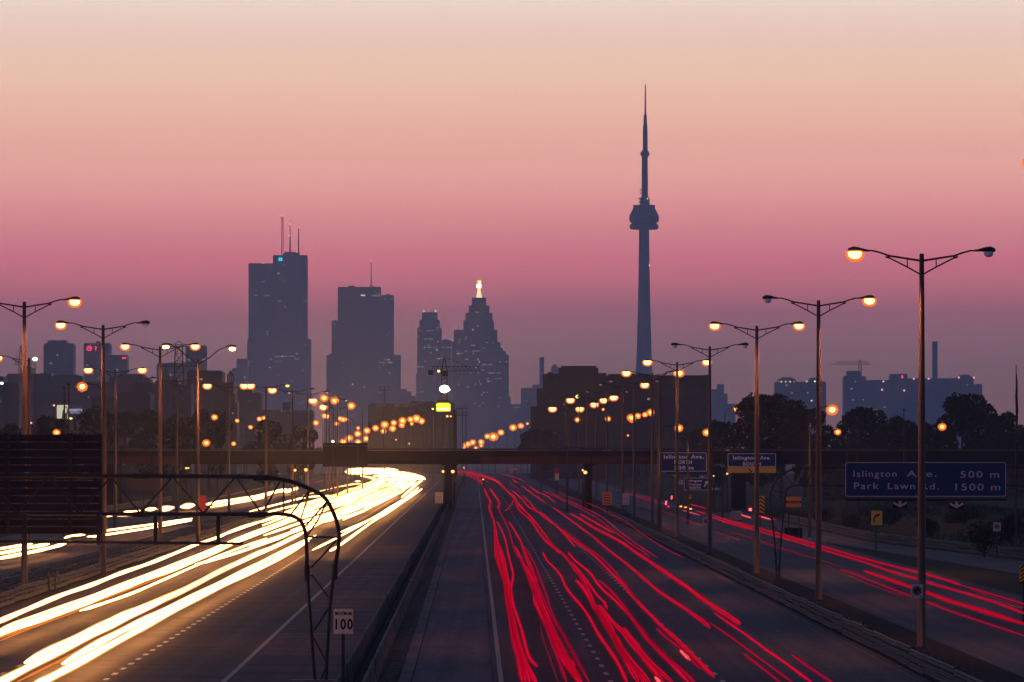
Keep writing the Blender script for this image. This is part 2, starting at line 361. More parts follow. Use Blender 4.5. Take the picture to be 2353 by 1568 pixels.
gb = MB()
for i in range(14000):
    Y = random.uniform(400, 900); e = 33+max(0,(620-Y))*.052; t_ = random.random()**1.3*20; w_ = e+.5+t_
    z = .25*min(1,t_/3)+ (max(0,t_-3)/5*.65 if t_ < 8 else .65+(t_-8)/8*.5); h = random.uniform(.10,.38); x = ax(Y)+w_; d = random.uniform(-.15,.15)
    gb.add([(x-.05,Y,z-.1),(x+.05,Y,z-.1),(x+d,Y+random.uniform(-.1,.1),z+h)], [(0,1,2)])
o = part('tall_grass', gb, 'grass_blade', None); tag(o, 'tufts of rough grass on the right bank', 'grass', kind='stuff')

def leafcloud(lobes, n, size, seed):
    r = random.Random(seed); b = MB(); tot = sum(l[3]*l[4] for l in lobes)
    for (cx, cy, cz, rx, rz) in lobes:
        for i in range(int(n*rx*rz/tot)):
            while True:
                p = Vector((r.uniform(-1,1), r.uniform(-1,1), r.uniform(-1,1)))
                if .2 < p.length < 1: break
            p = p.normalized()*(p.length**.45)*(1+.10*math.sin(7*p.x+seed)*math.sin(5*p.z+3*p.y))
            c = Vector((cx+p.x*rx, cy+p.y*rx, cz+p.z*rz)); a = Vector((r.gauss(0,1),r.gauss(0,1),r.gauss(0,1))).normalized()
            q = a.orthogonal().normalized(); q2 = a.cross(q); s_ = size*r.uniform(.5,1.3)
            b.add([c-q*s_, c+q2*s_*.55, c+q*s_, c-q2*s_*.55], [(0,1,2,3)])
    return b
CROWNS = []
for sd in range(5):
    r = random.Random(sd+50); lob = []
    shapes = [(3.2,.30,.95),(2.6,.35,1.0),(3.8,.25,.9),(2.4,.2,1.0),(3.0,.3,.95)][sd]
    for i in range(22):
        a = r.uniform(0, 6.28); t_ = r.random(); zz = .22+.74*t_; rr = (math.sin(math.pi*min(1,max(.12,(1-t_)*.85+.1))))*.30*(.5+.7*r.random())
        s_ = r.uniform(.09,.17); lob.append((math.cos(a)*rr, math.sin(a)*rr, zz, s_, s_*.8))
    CROWNS.append((leafcloud(lob, 12000, .021, sd).mesh('crown', 'leaf'), lob))
TRUNKS = []
for sd in range(5):
    b = MB(); b.tube([(0,0,0),(.006,0,.2),(-.004,.005,.5),(0,0,.85)], [.028,.02,.012,.003], 8)
    for l in CROWNS[sd][1][:10]: b.tube([(0,0,max(.12,l[2]-.22)),(l[0]*.5,l[1]*.5,l[2]-.1),(l[0],l[1],l[2])], [.009,.006,.002], 5)
    TRUNKS.append(b.mesh('trunk', 'bark'))
def tree(label, u, vtop, D, width_px, k, name='broadleaf_tree', group='dark trees beyond the bridge', base=None, cat='tree'):
    H = Z(vtop, D)-(gz(D) if base is None else base); Wd = width_px*D/F
    t = thing(name, label, cat, (X(u, D), D, gz(D) if base is None else base), group)
    for n_, me in (('crown', CROWNS[k][0]), ('trunk', TRUNKS[k])):
        o = put(n_, me, t); o.scale = (Wd/.68, Wd/.68, H/1.02)
        o.rotation_euler.z = k*1.3+u
    return t
for a in [('large bushy dark tree right of the third lamp post', 1735, 915, 1120, 150, 0), ('tall dark tree crown just left of the second lamp post', 1795, 908, 1150, 130, 1),
          ('low spreading tree behind the second lamp post', 1850, 945, 1180, 110, 2), ('broad rounded dark tree right of the bright single lamp', 1985, 936, 1200, 170, 3),
          ('small dark tree in the dip before the nearest lamp post', 2060, 965, 1180, 110, 4), ('low dark tree touching the nearest right lamp post', 2112, 972, 1100, 90, 1), ('tall uneven tree right of the nearest lamp post', 2212, 914, 1150, 150, 0),
          ('dark tree under the furled flag', 2300, 955, 1140, 110, 4), ('dark tree behind the tall uneven tree on the right', 2262, 948, 1250, 100, 2),
          ('small tree beside the big dark block on the right', 1650, 965, 1300, 70, 3), ('low hazy tree left of the small tree by the dark block', 1605, 990, 1500, 80, 2), ('small hazy tree at the left foot of the dark block', 1240, 985, 1800, 80, 1),
          ('tree at the right edge behind the flagpole', 2350, 975, 1300, 90, 1),
          ('small tree mass under the lit billboard', 120, 962, 1150, 110, 2), ('dark tree right of the lit billboard', 215, 942, 1200, 110, 0), ('rounded dark tree left of the third left lamp post', 285, 945, 1250, 110, 3),
          ('dark tree behind the third left lamp post', 355, 948, 1200, 120, 4), ('dark tree right of the third left lamp post', 420, 962, 1300, 100, 2), ('dark tree under the cupola tower', 480, 942, 1350, 90, 1),
          ('low tree right of the cupola tower', 615, 965, 1300, 90, 3), ('low hazy tree left of the dark sign back on the bridge', 690, 985, 1500, 90, 4), ('low dark tree at the far left edge', 40, 975, 1250, 90, 1)]:
    tree(*a)
SH = [leafcloud([(random.uniform(-.35,.35), random.uniform(-.3,.3), random.uniform(.25,.6), random.uniform(.25,.4), random.uniform(.25,.4)) for i in range(7)], 2600, .035, 90+k).mesh('foliage','leaf') for k in range(3)]
for i, (u, vb, vt, wd, lab) in enumerate([(2195,1205,1168,60,'dark bush right of the second white down arrow'),(2262,1250,1195,80,'dark bush under the small red ringed sign'),(2325,1240,1180,70,'dark bush at the right edge below the bank'),
        (1958,1205,1178,45,'low dark bush left of the yellow arrow sign'),(2048,1196,1165,50,'low dark bush right of the yellow arrow sign'),(2130,1225,1190,60,'small bush behind the nearest right lamp post'),(1890,1190,1165,50,'small bush behind the second right lamp post'),
        (2230,1200,1160,60,'dark bush highest on the right bank'), (1600,1120,1095,50,'low bush below the small blue exit sign')]):
    D = W(vb, 1.0); t = thing('bush', lab, 'bush', (X(u,D), D, .55 if D < 900 else 0), 'bushes on the right bank'); s_ = wd*D/F; h_ = (vb-vt)*D/F+.6
    o = put('foliage', SH[i%3], t); o.scale = (s_*.8, s_*.8, h_); o.rotation_euler.z = i
    b = MB()
    for k in range(5):
        a = k*1.25; b.tube([(0,0,-.5),(math.cos(a)*s_*.12, math.sin(a)*s_*.12, h_*.5)], [.05,.02], 5)
    part('stem', b, 'bark', t)

# ---------------------------------------------------------------- far city
def edge_noise(s): return s
WINM = {k: MB().box(-1.1,1.1,-.25,.1,-.8,.8).mesh('lit_window', k) for k in ('win', 'win_warm')}
def building(label, D, blocks, m, depth=35, group=None, cat='building', name='office_tower', rows=(), lit=0, seed=0, wmesh=None, base=None):
    zb = gz(D)-1 if base is None else base; u0 = min(b[0] for b in blocks); u1 = max(b[1] for b in blocks)
    t = thing(name, label, cat, (X((u0+u1)/2, D), D, zb), group); ox = X((u0+u1)/2, D)
    for i, bl in enumerate(blocks):
        a, b, vt = bl[:3]; vb = bl[3] if len(bl) > 3 else None; d0 = i*.9
        x0, x1, z1 = X(a,D)-ox, X(b,D)-ox, Z(vt,D)-zb; z0 = 0 if vb is None else Z(vb,D)-zb
        part('wall', MB().box(x0, x1, -d0, depth-d0*2, z0, z1), m, t)
        if D < 13000 and x1-x0 > 8 : part('parapet', MB().box(x0+.6, x1-.6, -d0+.6, depth-d0*2-.6, z1, z1+(1.2 if D > 5000 else .5)), m, t)
    r = random.Random(seed)
    fl = 4.2
    spots = []
    for v, ua, ub, p in rows:
        x = X(ua,D)-ox; 
        while x < X(ub,D)-ox:
            if r.random() < p: spots.append((x, round((Z(v,D)-zb)/fl)*fl+1))
            x += 3.1
    for k in range(lit):
        a, b, vt = r.choice(blocks)[:3]; spots.append((r.uniform(X(a,D), X(b,D))-ox, round(r.uniform((Z(940,D)-zb), Z(vt,D)-zb-6)/fl)*fl+1))
    for x, z in spots[:280]:
        idx = [i for i, bl in enumerate(blocks) if X(bl[0],D)-ox-1 <= x <= X(bl[1],D)-ox+1 and z < Z(bl[2],D)-zb-1]
        if not idx: continue
        k = 'win_warm' if r.random() < .08 else 'win'
        o = put('lit_window', WINM[k] if wmesh is None else wmesh, t, (x, -max(idx)*.9-.1, z)); s_ = r.uniform(.6,1.15); o.scale = (s_,1,.9) if D > 5000 else (.3,1,.35)
    return t, ox, zb
def spot(parent, ox, zb, u, v, D, m, s=1.6, y=-6, name='glow_point'):
    b = MB().lathe([(0,-s),(s*.7,-s*.7),(s,0),(s*.7,s*.7),(0,s)], n=8)
    return part(name, b, m, parent, loc=(X(u,D)-ox, y, Z(v,D)-zb))
G = 'downtown towers fading into the haze'
DD = 11500
t, ox, zb = building('tallest blue grey office tower with three red masts and a cyan sign', DD, [(571,627,607),(627,706,588.5),(652,687,581),(568,714,781),(566,716,905)], 'tower_glass', 45, G,
    rows=[(627,640,650,.5),(646,580,610,.25),(665,575,600,.3),(684,572,615,.3),(694,640,645,.8),(694,699,704,.8),(820,634,680,.7),(828,670,690,.6),(836,625,644,.7),(848,620,640,.4)], lit=24, seed=1)
part('crown_housing', MB().box(X(690,DD)-ox, X(700,DD)-ox, 3, 20, Z(589,DD)-zb, Z(586.5,DD)-zb), 'tower_dark', t)
mb = MB()
for dx in (-2.0, 2.0):
    for dy in (-2.0, 2.0): mb.tube([(X(648.5,DD)-ox+dx*.6, 10+dy, Z(589,DD)-zb), (X(648.5,DD)-ox+dx*.45, 10+dy*.4, Z(497,DD)-zb)], .55, 4)
z = Z(588,DD)-zb; i = 0
while z < Z(499,DD)-zb: mb.box(X(648.5,DD)-ox-2, X(648.5,DD)-ox+2, 8.5, 11.5, z, z+.9); z += 3.2
part('mast', mb, 'mast_red', t)
part('mast', MB().tube([(X(666,DD)-ox,12,Z(581,DD)-zb),(X(666,DD)-ox,12,Z(548,DD)-zb),(X(666,DD)-ox,12,Z(516,DD)-zb)], [1.6,1.0,.5], 6), 'mast_red', t)
part('mast', MB().tube([(X(685.5,DD)-ox,12,Z(589,DD)-zb),(X(685.5,DD)-ox,12,Z(523,DD)-zb)], [1.3,.7], 6), 'mast_red', t)
for u, v in ((648.5,496),(666,514),(685.5,522),(665,541)): spot(t, ox, zb, u, v, DD, 'pink_spot', 1.5, 12)
for k in range(8): spot(t, ox, zb, 648.5, 503+k*10, DD, 'red_glow', .8, 7)  # added red glow points to redden the mast, no lamps of its own
for u, v in ((652,580),(682,580),(624.5,601),(604,606)): spot(t, ox, zb, u, v, DD, 'pink_spot', 1.0, -5)
lg = thing('lit_sign', 'cyan glowing round-cornered bank emblem at the top of the tallest tower', 'sign', (X(644.6,DD), DD-4.5, Z(600,DD)))
s_ = DD/F
mb = MB()
for k in (-1, 1): mb.prism([(k*2.3*s_-2.0*s_, 3.6*s_),(k*2.3*s_-1.2*s_, 7.6*s_),(k*2.3*s_+1.2*s_, 7.6*s_),(k*2.3*s_+2.0*s_, 3.6*s_),(k*2.3*s_, 5.2*s_)], -.5, .5)
mb.prism([(-4.6*s_, 3.0*s_),(-4.0*s_,5.4*s_),(4.0*s_,5.4*s_),(4.6*s_,3.0*s_),(3.0*s_,2.6*s_),(0,3.6*s_),(-3.0*s_,2.6*s_)], -.4,.4)
part('emblem', mb, 'cyan_glow', lg); part('bar', MB().prism([(-4.6*s_,0),(-4.6*s_,1.9*s_),(4.6*s_,1.9*s_),(4.6*s_,0)], -.5,.5), 'cyan_glow', lg)
building('low hazy block at the left foot of the tallest tower', 11300, [(543.5,569,826.5),(533,545,846)], 'tower_dark', 35, G, lit=6, seed=2)
t, ox, zb = building('broad flat topped office tower with one thin mast', DD+60, [(776,875,661.5),(800,815,658.5),(875,905,680.5),(888,895,676),(762,776,738),(757,907,815),(750,921,818),(744,921,905)], 'tower_dark', 45, G,
    rows=[(689,875,903,.4),(833,873,900,.9),(826,884,895,.7),(832,766,800,.5),(817,795,805,.4),(870,752,790,.3)], lit=20, seed=3)
part('mast', MB().tube([(X(851,DD)-ox,12,Z(652,DD)-zb),(X(851,DD)-ox,12,Z(597,DD)-zb)], [1.0,.5], 6), 'mast_red', t)
mb = MB()
for k in (-7.5, 7.5): mb.tube([(X(851+k,DD)-ox,12,Z(662,DD)-zb),(X(851,DD)-ox,12,Z(652,DD)-zb)], .8, 5)
part('mast_leg', mb, 'mast_red', t)
spot(t, ox, zb, 851, 597, DD, 'pink_spot', 1.4, 12); spot(t, ox, zb, 787, 660, DD, 'red_glow', 1.0, 2); spot(t, ox, zb, 862, 660, DD, 'red_glow', 1.0, 2)
part('lit_window', MB().box(X(827,DD)-ox, X(837.5,DD)-ox, -1.2, 0, Z(678.4,DD)-zb, Z(675.8,DD)-zb), 'win_warm', t)
part('lit_window', MB().box(X(852,DD)-ox, X(873,DD)-ox, -1.2, 0, Z(679.3,DD)-zb, Z(677.3,DD)-zb), 'win', t)
building('low domed block right of the broad flat topped tower', 11200, [(921,935,896),(935,945,900),(945,955,910)], 'tower_dark', 30, G, name='office_block')
t, ox, zb = building('narrow tower with lights ringing its flat crown', DD-80, [(969.5,1005,720),(963.5,1010,737),(958.5,1015,755),(1015,1037.5,784),(1020,1029,780),(956,1038,860)], 'tower_glass', 40, G,
    rows=[(732,972,1003,.4),(762,965,1010,.5),(780,975,995,.8),(789,1002,1016,.6),(800,984,1036,.85),(827,985,1015,.4),(842,958,974,.9),(816,990,1010,.2),(850,990,1030,.35),(902,958,975,.6)], lit=20, seed=5)
for k in range(6):
    u = 973.5+k*5.4; part('crown_light', MB().box(X(u,DD)-ox, X(u+3.6,DD)-ox, -2, 3, Z(719.5,DD)-zb, Z(715,DD)-zb), 'win_warm' if k in (0,5) else 'win', t)
spot(t, ox, zb, 986, 713, DD, 'red_glow', 1.2, 4)
t, ox, zb = building('stepped pyramid tower carrying a glowing yellow spire', DD+20, [(1084,1117,686),(1077,1124.5,704),(1069.5,1131.5,721),(1065,1135,738),(1043,1143,760),(1041.5,1150.5,788),(1043,1156,801),(1043,1163,809),(1042,1169.5,816.5),(1041,1174,913)], 'tower_dark', 50, G,
    rows=[(718,1080,1118,.3),(786,1052,1084,.5),(791,1052,1062,.6),(807,1052,1075,.5),(807,1087,1104,.9),(812,1052,1062,.7),(818,1054,1062,.7),(830,1070,1082,.4),(835,1112,1168,.35),(840,1111,1130,.8),(845,1090,1104,.8),(860,1125,1150,.7),(872,1115,1160,.4)], lit=34, seed=6)
part('spire', MB().lathe([(4.5,0),(4.2,4),(2.9,9),(2.2,15),(2.0,20)], (X(1100.5,DD)-ox, 12, Z(686,DD)-zb), 8), 'spire_glow', t)
part('spire_lantern', MB().box(X(1094.5,DD)-ox, X(1106,DD)-ox, 8, 15, Z(661,DD)-zb, Z(651.5,DD)-zb), 'spire_green', t)
part('spire_cap', MB().box(X(1096.5,DD)-ox, X(1106,DD)-ox, 9, 14, Z(648.5,DD)-zb, Z(644,DD)-zb), 'spire_amber', t)
part('spire_neck', MB().box(X(1098,DD)-ox, X(1104,DD)-ox, 10, 13, Z(666,DD)-zb, Z(644.5,DD)-zb), 'spire_glow', t)
part('lit_window', MB().box(X(1085,DD)-ox, X(1087.5,DD)-ox, -6, 0, Z(759,DD)-zb, Z(756.5,DD)-zb), 'win_warm', t)
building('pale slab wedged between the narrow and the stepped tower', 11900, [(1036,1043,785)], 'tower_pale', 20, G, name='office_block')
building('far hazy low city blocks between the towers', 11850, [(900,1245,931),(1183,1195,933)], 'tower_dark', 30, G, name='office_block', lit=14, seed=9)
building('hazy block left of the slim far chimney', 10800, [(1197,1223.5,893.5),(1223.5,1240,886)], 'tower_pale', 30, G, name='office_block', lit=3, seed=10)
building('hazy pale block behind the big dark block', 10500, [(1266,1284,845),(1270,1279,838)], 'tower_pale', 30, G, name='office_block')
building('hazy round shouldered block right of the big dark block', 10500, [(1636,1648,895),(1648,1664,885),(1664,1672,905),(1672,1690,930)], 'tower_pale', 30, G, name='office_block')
def stack(label, ua, ub, vt, D):
    t = thing('chimney', label, 'chimney', (X((ua+ub)/2,D), D, gz(D)), 'slim far chimneys'); r = (ub-ua)/2*D/F; H = Z(vt,D)-gz(D)
    part('shaft', MB().lathe([(r*1.08,0),(r,H*.6),(r,H-3)], n=16), 'tower_pale', t, True); part('rim', MB().lathe([(r*1.04,0),(r*1.04,3)], (0,0,H-3), 16), 'tower_pale', t)
stack('slim square-topped chimney left of the big dark block', 1239.5, 1250.5, 821, 10600)
stack('slim chimney above the long hazy blocks on the right', 2142, 2154.5, 785, 9000)
# communications tower
D = DD; zb = gz(D); cx = X(1480, D)
t = thing('communications_tower', 'very tall slender concrete communications tower with a round pod', 'tower', (cx, D, zb))
def P(v): return Z(v, D)-zb
pxm = D/F
shaft = MB()
for k in range(3):   # three tapering buttresses round a hexagonal core
    a = math.radians(90+k*120); ring = []
    for v, r in ((1045,30),(960,25),(900,21.5),(850,19.5),(800,17),(740,15.5),(680,14),(620,12.8),(560,11.8),(520,11.4)):
        ring.append((v, r*pxm))
    vs = []; fs = []
    for v, r in ring:
        c = Vector((math.cos(a), math.sin(a), 0)); d = Vector((-c.y, c.x, 0)); h = r*.42
        for q in (d*h*.9, c*r*1.03+d*h*.45, c*r*1.03-d*h*.45, -d*h*.9): vs.append((q.x, q.y, P(v)))
    for i in range(len(ring)-1):
        for j in range(4): fs.append((i*4+j, i*4+(j+1)%4, i*4+4+(j+1)%4, i*4+4+j))
    shaft.add(vs, fs)
shaft.lathe([(24*pxm,P(1045)),(18*pxm,P(900)),(13.5*pxm,P(700)),(11.6*pxm,P(520))], n=6)
part('shaft', shaft, 'tower_concrete', t)
pod = [(20,528),(30,527.8),(33,524),(33.4,519),(31,515.5),(27,514),(33,510),(34,505),(34,496),(32,493),(27,482),(25,479),(25,472.5),(22,472),(20,474),(12,474)]
part('pod', MB().lathe([(r*pxm, P(v)) for r, v in pod], n=36), 'tower_concrete', t, False)
part('pod_roof_ring', MB().lathe([(25.4*pxm,P(475)),(26*pxm,P(474)),(25*pxm,P(471.5)),(17*pxm,P(471.3))], n=24), 'tower_dark', t)
part('upper_shaft', MB().lathe([(11*pxm,P(474)),(11*pxm,P(455)),(7.4*pxm,P(452)),(7.2*pxm,P(420)),(6.8*pxm,P(361))], (1.6*pxm,0,0), 12), 'tower_concrete', t)
part('upper_pod', MB().lathe([(7*pxm,P(361)),(10.2*pxm,P(357)),(11.2*pxm,P(354)),(10*pxm,P(351)),(6.5*pxm,P(346)),(5.5*pxm,P(344))], (2.0*pxm,0,0), 20), 'tower_concrete', t)
part('antenna_base', MB().lathe([(5.6*pxm,P(346)),(5.4*pxm,P(289)),(4*pxm,P(288)),(3.9*pxm,P(264.5))], (2.6*pxm,0,0), 10), 'tower_concrete', t)
part('antenna', MB().lathe([(2.3*pxm,P(264.5)),(1.6*pxm,P(208)),(1.2*pxm,P(195))], (3.0*pxm,0,0), 8), 'mast_red', t)
eq = MB()
for u, v in ((1472.5,437),(1472,445),(1468.5,457),(1469.5,465)): eq.box((u-1480-1.5)*pxm,(u-1480+1.5)*pxm,-3,0,P(v+2),P(v-2))
part('antenna_dish', eq, 'tower_dark', t)
for u, v, m_ in ((1488,457,'white_glow'),(1492,610.5,'white_glow'),(1472,611,'win'),(1468.5,703,'win'),(1486,355,'win')): spot(t, cx, zb, u, v, D, m_, 1.0, -9*pxm*1.6 if v > 500 else -9*pxm)
for u, v in ((1447,493),(1513,493),(1448,522),(1511,522)): spot(t, cx, zb, u, v, D, 'red_glow', .8, 0)
for k in range(7): spot(t, cx, zb, 1480+3.0, 200+k*9.5, D, 'red_glow', .75, -2)  # glow points added to tint the antenna tip red
# hazy left blocks
GL = 'hazy blocks on the left skyline'
building('hazy square office block left of the red lit sign block', 7600, [(100,169,792),(109,153,785)], 'tower_dark', 40, GL, 'building', 'office_block', rows=[(822,104,160,.35)], lit=8, seed=20)
t, ox, zb = building('hazy block with a red round lit emblem at its top', 7400, [(192,252,791.5),(221,226.5,784),(245,292,819)], 'tower_dark', 40, GL, 'building', 'office_block', lit=10, seed=21)
e = thing('lit_sign', 'red glowing round emblem and small mark high on a hazy block', 'sign', (X(205.6,7400), 7395, Z(801,7400)))
s_ = 7400/F; mb = MB(); seg = 20
for k in range(seg):
    a0, a1 = k*2*math.pi/seg, (k+1)*2*math.pi/seg
    mb.prism([(math.cos(a0)*6*s_,math.sin(a0)*6*s_),(math.cos(a1)*6*s_,math.sin(a1)*6*s_),(math.cos(a1)*4.3*s_,math.sin(a1)*4.3*s_),(math.cos(a0)*4.3*s_,math.sin(a0)*4.3*s_)][::-1], -.4,.4)
mb.prism([(-3.5*s_,1.5*s_),(-2*s_,-2.5*s_),(0,.8*s_),(2*s_,-2.5*s_),(3.5*s_,1.5*s_),(2*s_,-.2*s_),(0,3*s_),(-2*s_,-.2*s_)][::-1], -.4,.4)
part('emblem', mb, 'red_glow', e); part('mark', MB().box(14.2*s_,16.0*s_,-.4,.4,-5*s_,5*s_).box(12.8*s_,17.4*s_,-.4,.4,1.8*s_,3.2*s_), 'red_glow', e)
e = thing('lit_sign', 'tiny row of red lit letters on a low hazy block', 'sign', (X(285,7380), 7380, Z(823,7380)))
for k in range(3): part('letter', MB().box((-4.5+k*3.6)*s_,(-2.3+k*3.6)*s_,-.4,.4,-2*s_,2*s_), 'red_glow', e)
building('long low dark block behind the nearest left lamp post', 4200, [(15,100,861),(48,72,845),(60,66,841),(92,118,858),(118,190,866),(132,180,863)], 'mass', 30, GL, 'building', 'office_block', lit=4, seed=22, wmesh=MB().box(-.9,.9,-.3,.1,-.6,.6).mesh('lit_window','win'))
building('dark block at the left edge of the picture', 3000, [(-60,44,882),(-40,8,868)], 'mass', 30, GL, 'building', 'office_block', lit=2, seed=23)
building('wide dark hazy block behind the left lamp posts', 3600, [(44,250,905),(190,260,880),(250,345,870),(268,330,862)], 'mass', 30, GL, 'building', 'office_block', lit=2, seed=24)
building('hazy slab behind the lattice mast on the left', 6200, [(426,472,800),(458,472,794),(360,428,838)], 'tower_dark', 30, GL, 'building', 'office_block', lit=6, seed=25)
def cupola(parent, ox, zb, D, ua, ub, va, ve, vf):
    s = D/F; c = X((ua+ub)/2,D)-ox; r = (ub-ua)/2*s; b = MB()
    b.add([(c-r,-3-0,Z(ve,D)-zb),(c+r,-3,Z(ve,D)-zb),(c+r,-3+2*r,Z(ve,D)-zb),(c-r,-3+2*r,Z(ve,D)-zb),(c,-3+r,Z(va,D)-zb)], [(0,1,4),(1,2,4),(2,3,4),(3,0,4),(3,2,1,0)])
    part('cupola_roof', b, 'block_dark', parent); q = MB()
    for k in (-.72,-.24,.24,.72): q.box(c+r*k-.25,c+r*k+.25,-2.6,-2.0,Z(vf,D)-zb,Z(ve,D)-zb); q.box(c+r*k-.25,c+r*k+.25,-4+2*r,-3.4+2*r,Z(vf,D)-zb,Z(ve,D)-zb)
    part('cupola_column', q, 'block_dark', parent)
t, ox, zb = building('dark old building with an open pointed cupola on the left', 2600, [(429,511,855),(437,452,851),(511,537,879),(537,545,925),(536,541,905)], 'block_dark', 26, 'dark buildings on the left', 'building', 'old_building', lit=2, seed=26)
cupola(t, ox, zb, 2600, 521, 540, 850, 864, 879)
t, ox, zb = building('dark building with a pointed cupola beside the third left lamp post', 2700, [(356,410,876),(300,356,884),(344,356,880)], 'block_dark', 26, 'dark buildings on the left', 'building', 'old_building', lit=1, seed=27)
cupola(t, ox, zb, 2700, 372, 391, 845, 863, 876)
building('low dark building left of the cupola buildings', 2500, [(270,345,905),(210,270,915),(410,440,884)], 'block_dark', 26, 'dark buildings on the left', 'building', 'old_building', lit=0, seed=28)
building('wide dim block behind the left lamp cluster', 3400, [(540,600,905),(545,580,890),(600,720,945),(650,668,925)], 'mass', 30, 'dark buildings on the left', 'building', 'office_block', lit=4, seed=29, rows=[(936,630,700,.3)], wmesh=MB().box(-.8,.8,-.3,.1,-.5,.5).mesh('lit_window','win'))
# lattice mast on the left
D = 2200; t = thing('lattice_tower', 'dark lattice mast with cross arms behind the left lamps', 'tower', (X(411,D), D, gz(D))); s_ = D/F; b = MB()
H = Z(792,D)-gz(D)
for sx in (-1,1):
    for sy in (-1,1): b.tube([(sx*2.4,sy*2.4,0),(sx*1.0,sy*1.0,H)], .16, 4)
for k in range(14):
    z0 = H*k/14; z1 = H*(k+1)/14; r0 = 2.4-1.4*k/14; r1 = 2.4-1.4*(k+1)/14
    for sy in (-1,1): b.tube([(-r0,sy*r0,z0),(r1,sy*r1,z1)], .09, 3); b.tube([(r0,sy*r0,z0),(-r1,sy*r1,z1)], .09, 3); b.tube([(-r1,sy*r1,z1),(r1,sy*r1,z1)], .08, 3)
part('lattice', b, 'dark_steel', t)
for v, hw in ((797,20),(842,45)):
    q = MB(); zz = Z(v,D)-gz(D); q.tube([(-hw*s_,0,zz),(hw*s_,0,zz)], .14, 4).tube([(-hw*s_,0,zz),(0,0,zz+1.6)], .1, 4).tube([(hw*s_,0,zz),(0,0,zz+1.6)], .1, 4)
    part('cross_arm', q, 'dark_steel', t)
# centre: industrial mass, crane, lime sign, flood light, column
t, ox, zb = building('long low reddish dark works with ribbed walls above the bridge', 2700, [(846,968,931),(940,1002,926),(955,1046,929)], 'block_dark', 30, 'dark works above the bridge', 'building', 'factory')
for k in range(26):
    u = 852+k*7.6+random.uniform(-2,2); part('rib', MB().box(X(u,2700)-ox, X(u+1.3,2700)-ox, -5.5-.02*k, -4.6, 0, Z(931+random.uniform(0,10),2700)-zb), 'mass', t)
def crane(label, D, um, vj, vtop, vbase, ul, ur, cab=True, light=None, k=1.0):
    t = thing('tower_crane', label, 'crane', (X(um,D), D, gz(D))); s = D/F; z = lambda v: Z(v,D)-gz(D); b = MB(); r = .9*k
    for sx in (-1,1):
        for sy in (-1,1): b.tube([(sx*r,sy*r,z(vbase)),(sx*r,sy*r,z(vj))], .16*k, 4)
    n = 14
    for i in range(n):
        z0 = z(vbase)+(z(vj)-z(vbase))*i/n; z1 = z(vbase)+(z(vj)-z(vbase))*(i+1)/n; b.tube([(-r*(-1)**i,-r,z0),(r*(-1)**i,-r,z1)], .1*k, 3)
    part('mast', b, 'dark_steel', t)
    part('apex', MB().tube([(-r,0,z(vj)),(0,0,z(vtop))], .25*k, 4).tube([(r,0,z(vj)),(0,0,z(vtop))], .25*k, 4), 'dark_steel', t)
    j = MB(); x0, x1 = (ul-um)*s, (ur-um)*s
    j.tube([(x0,-.6*k,z(vj)),(x1,-.6*k,z(vj))], .14*k, 4).tube([(x0,.6*k,z(vj)),(x1,.6*k,z(vj))], .14*k, 4).tube([(x0*.8,0,z(vj)+1.4*k),(x1*.9,0,z(vj)+1.4*k)], .14*k, 4)
    m_ = 24
    for i in range(m_): xa = x0*.8+(x1*.9-x0*.8)*i/m_; xb = x0*.8+(x1*.9-x0*.8)*(i+1)/m_; j.tube([(xa,0,z(vj)+(1.4*k if i%2 else 0)),(xb,0,z(vj)+(0 if i%2 else 1.4*k))], .09*k, 3)
    part('jib', j, 'dark_steel', t)
    part('tie', MB().tube([(0,0,z(vtop)),(x0*.8,0,z(vj)+1.4*k)], .08*k, 3).tube([(0,0,z(vtop)),(x1*.6,0,z(vj)+1.4*k)], .08*k, 3), 'dark_steel', t)
    if cab: part('cab', MB().box(-8*s,8*s,-2,2,z(vj)-12*s,z(vj)-1*s), 'black', t); part('counterweight', MB().box((ul-um)*s,(ul-um+12)*s,-1.5,1.5,z(vj)-9*s,z(vj)+2*s), 'black', t)
    if light: part('work_light', MB().lathe([(0,-2.6*s),(2.6*s,-2.2*s),(3.2*s,0),(2.6*s,2.2*s),(0,2.6*s)], ((light[0]-um)*s,-2.5,z(light[1])), 10), 'lens_yellow' if light[2] else 'white_glow', t)
    return t
crane('dark tower crane with a yellow work light above the lime sign', 1800, 1021, 853, 820, 925, 984, 1112, light=(1008.5,853.5,1), k=.75)
crane('small hazy tower crane above the long right blocks', 8800, 1976, 838, 827, 866, 1905, 2001, cab=False, k=2.0)
crane('pale hazy crane behind the nearest left lamp post', 5200, 48, 838, 793, 870, 30, 78, cab=False, k=1.6)
D = 1790; s_ = D/F
t = thing('flood_light', 'dazzling white flood light above the lime sign', 'light', (X(1021.5,D), D-4, Z(922,D)))
part('pole', MB().tube([(0,0,0),(0,0,22*s_)], .22, 6), 'dark_steel', t); part('lamp', MB().lathe([(0,-.9),(.9,-.6),(1.15,0),(.9,.6),(0,.9)], (0,-.4,27.5*s_), 12), 'flood', t, True); part('lamp', MB().lathe([(0,-.5),(.6,0),(0,.5)], (7.5*s_,-.4,26*s_), 10), 'flood', t, True)
t = thing('lit_sign', 'bright lime yellow lit sign under the flood light', 'sign', (X(1018.7,D), D, Z(947,D)))
part('panel', MB().prism([(-16*s_,1*s_),(-17*s_,18*s_),(-12*s_,21*s_),(12*s_,21*s_),(17*s_,18*s_),(16.5*s_,1*s_)][::-1], -.3,.3), 'sign_lime', t)
part('hood', MB().prism([(-17*s_,21*s_),(-12*s_,27*s_),(0,29*s_),(12*s_,27*s_),(17*s_,21*s_)][::-1], -.8,.8), 'black', t)
b = MB()
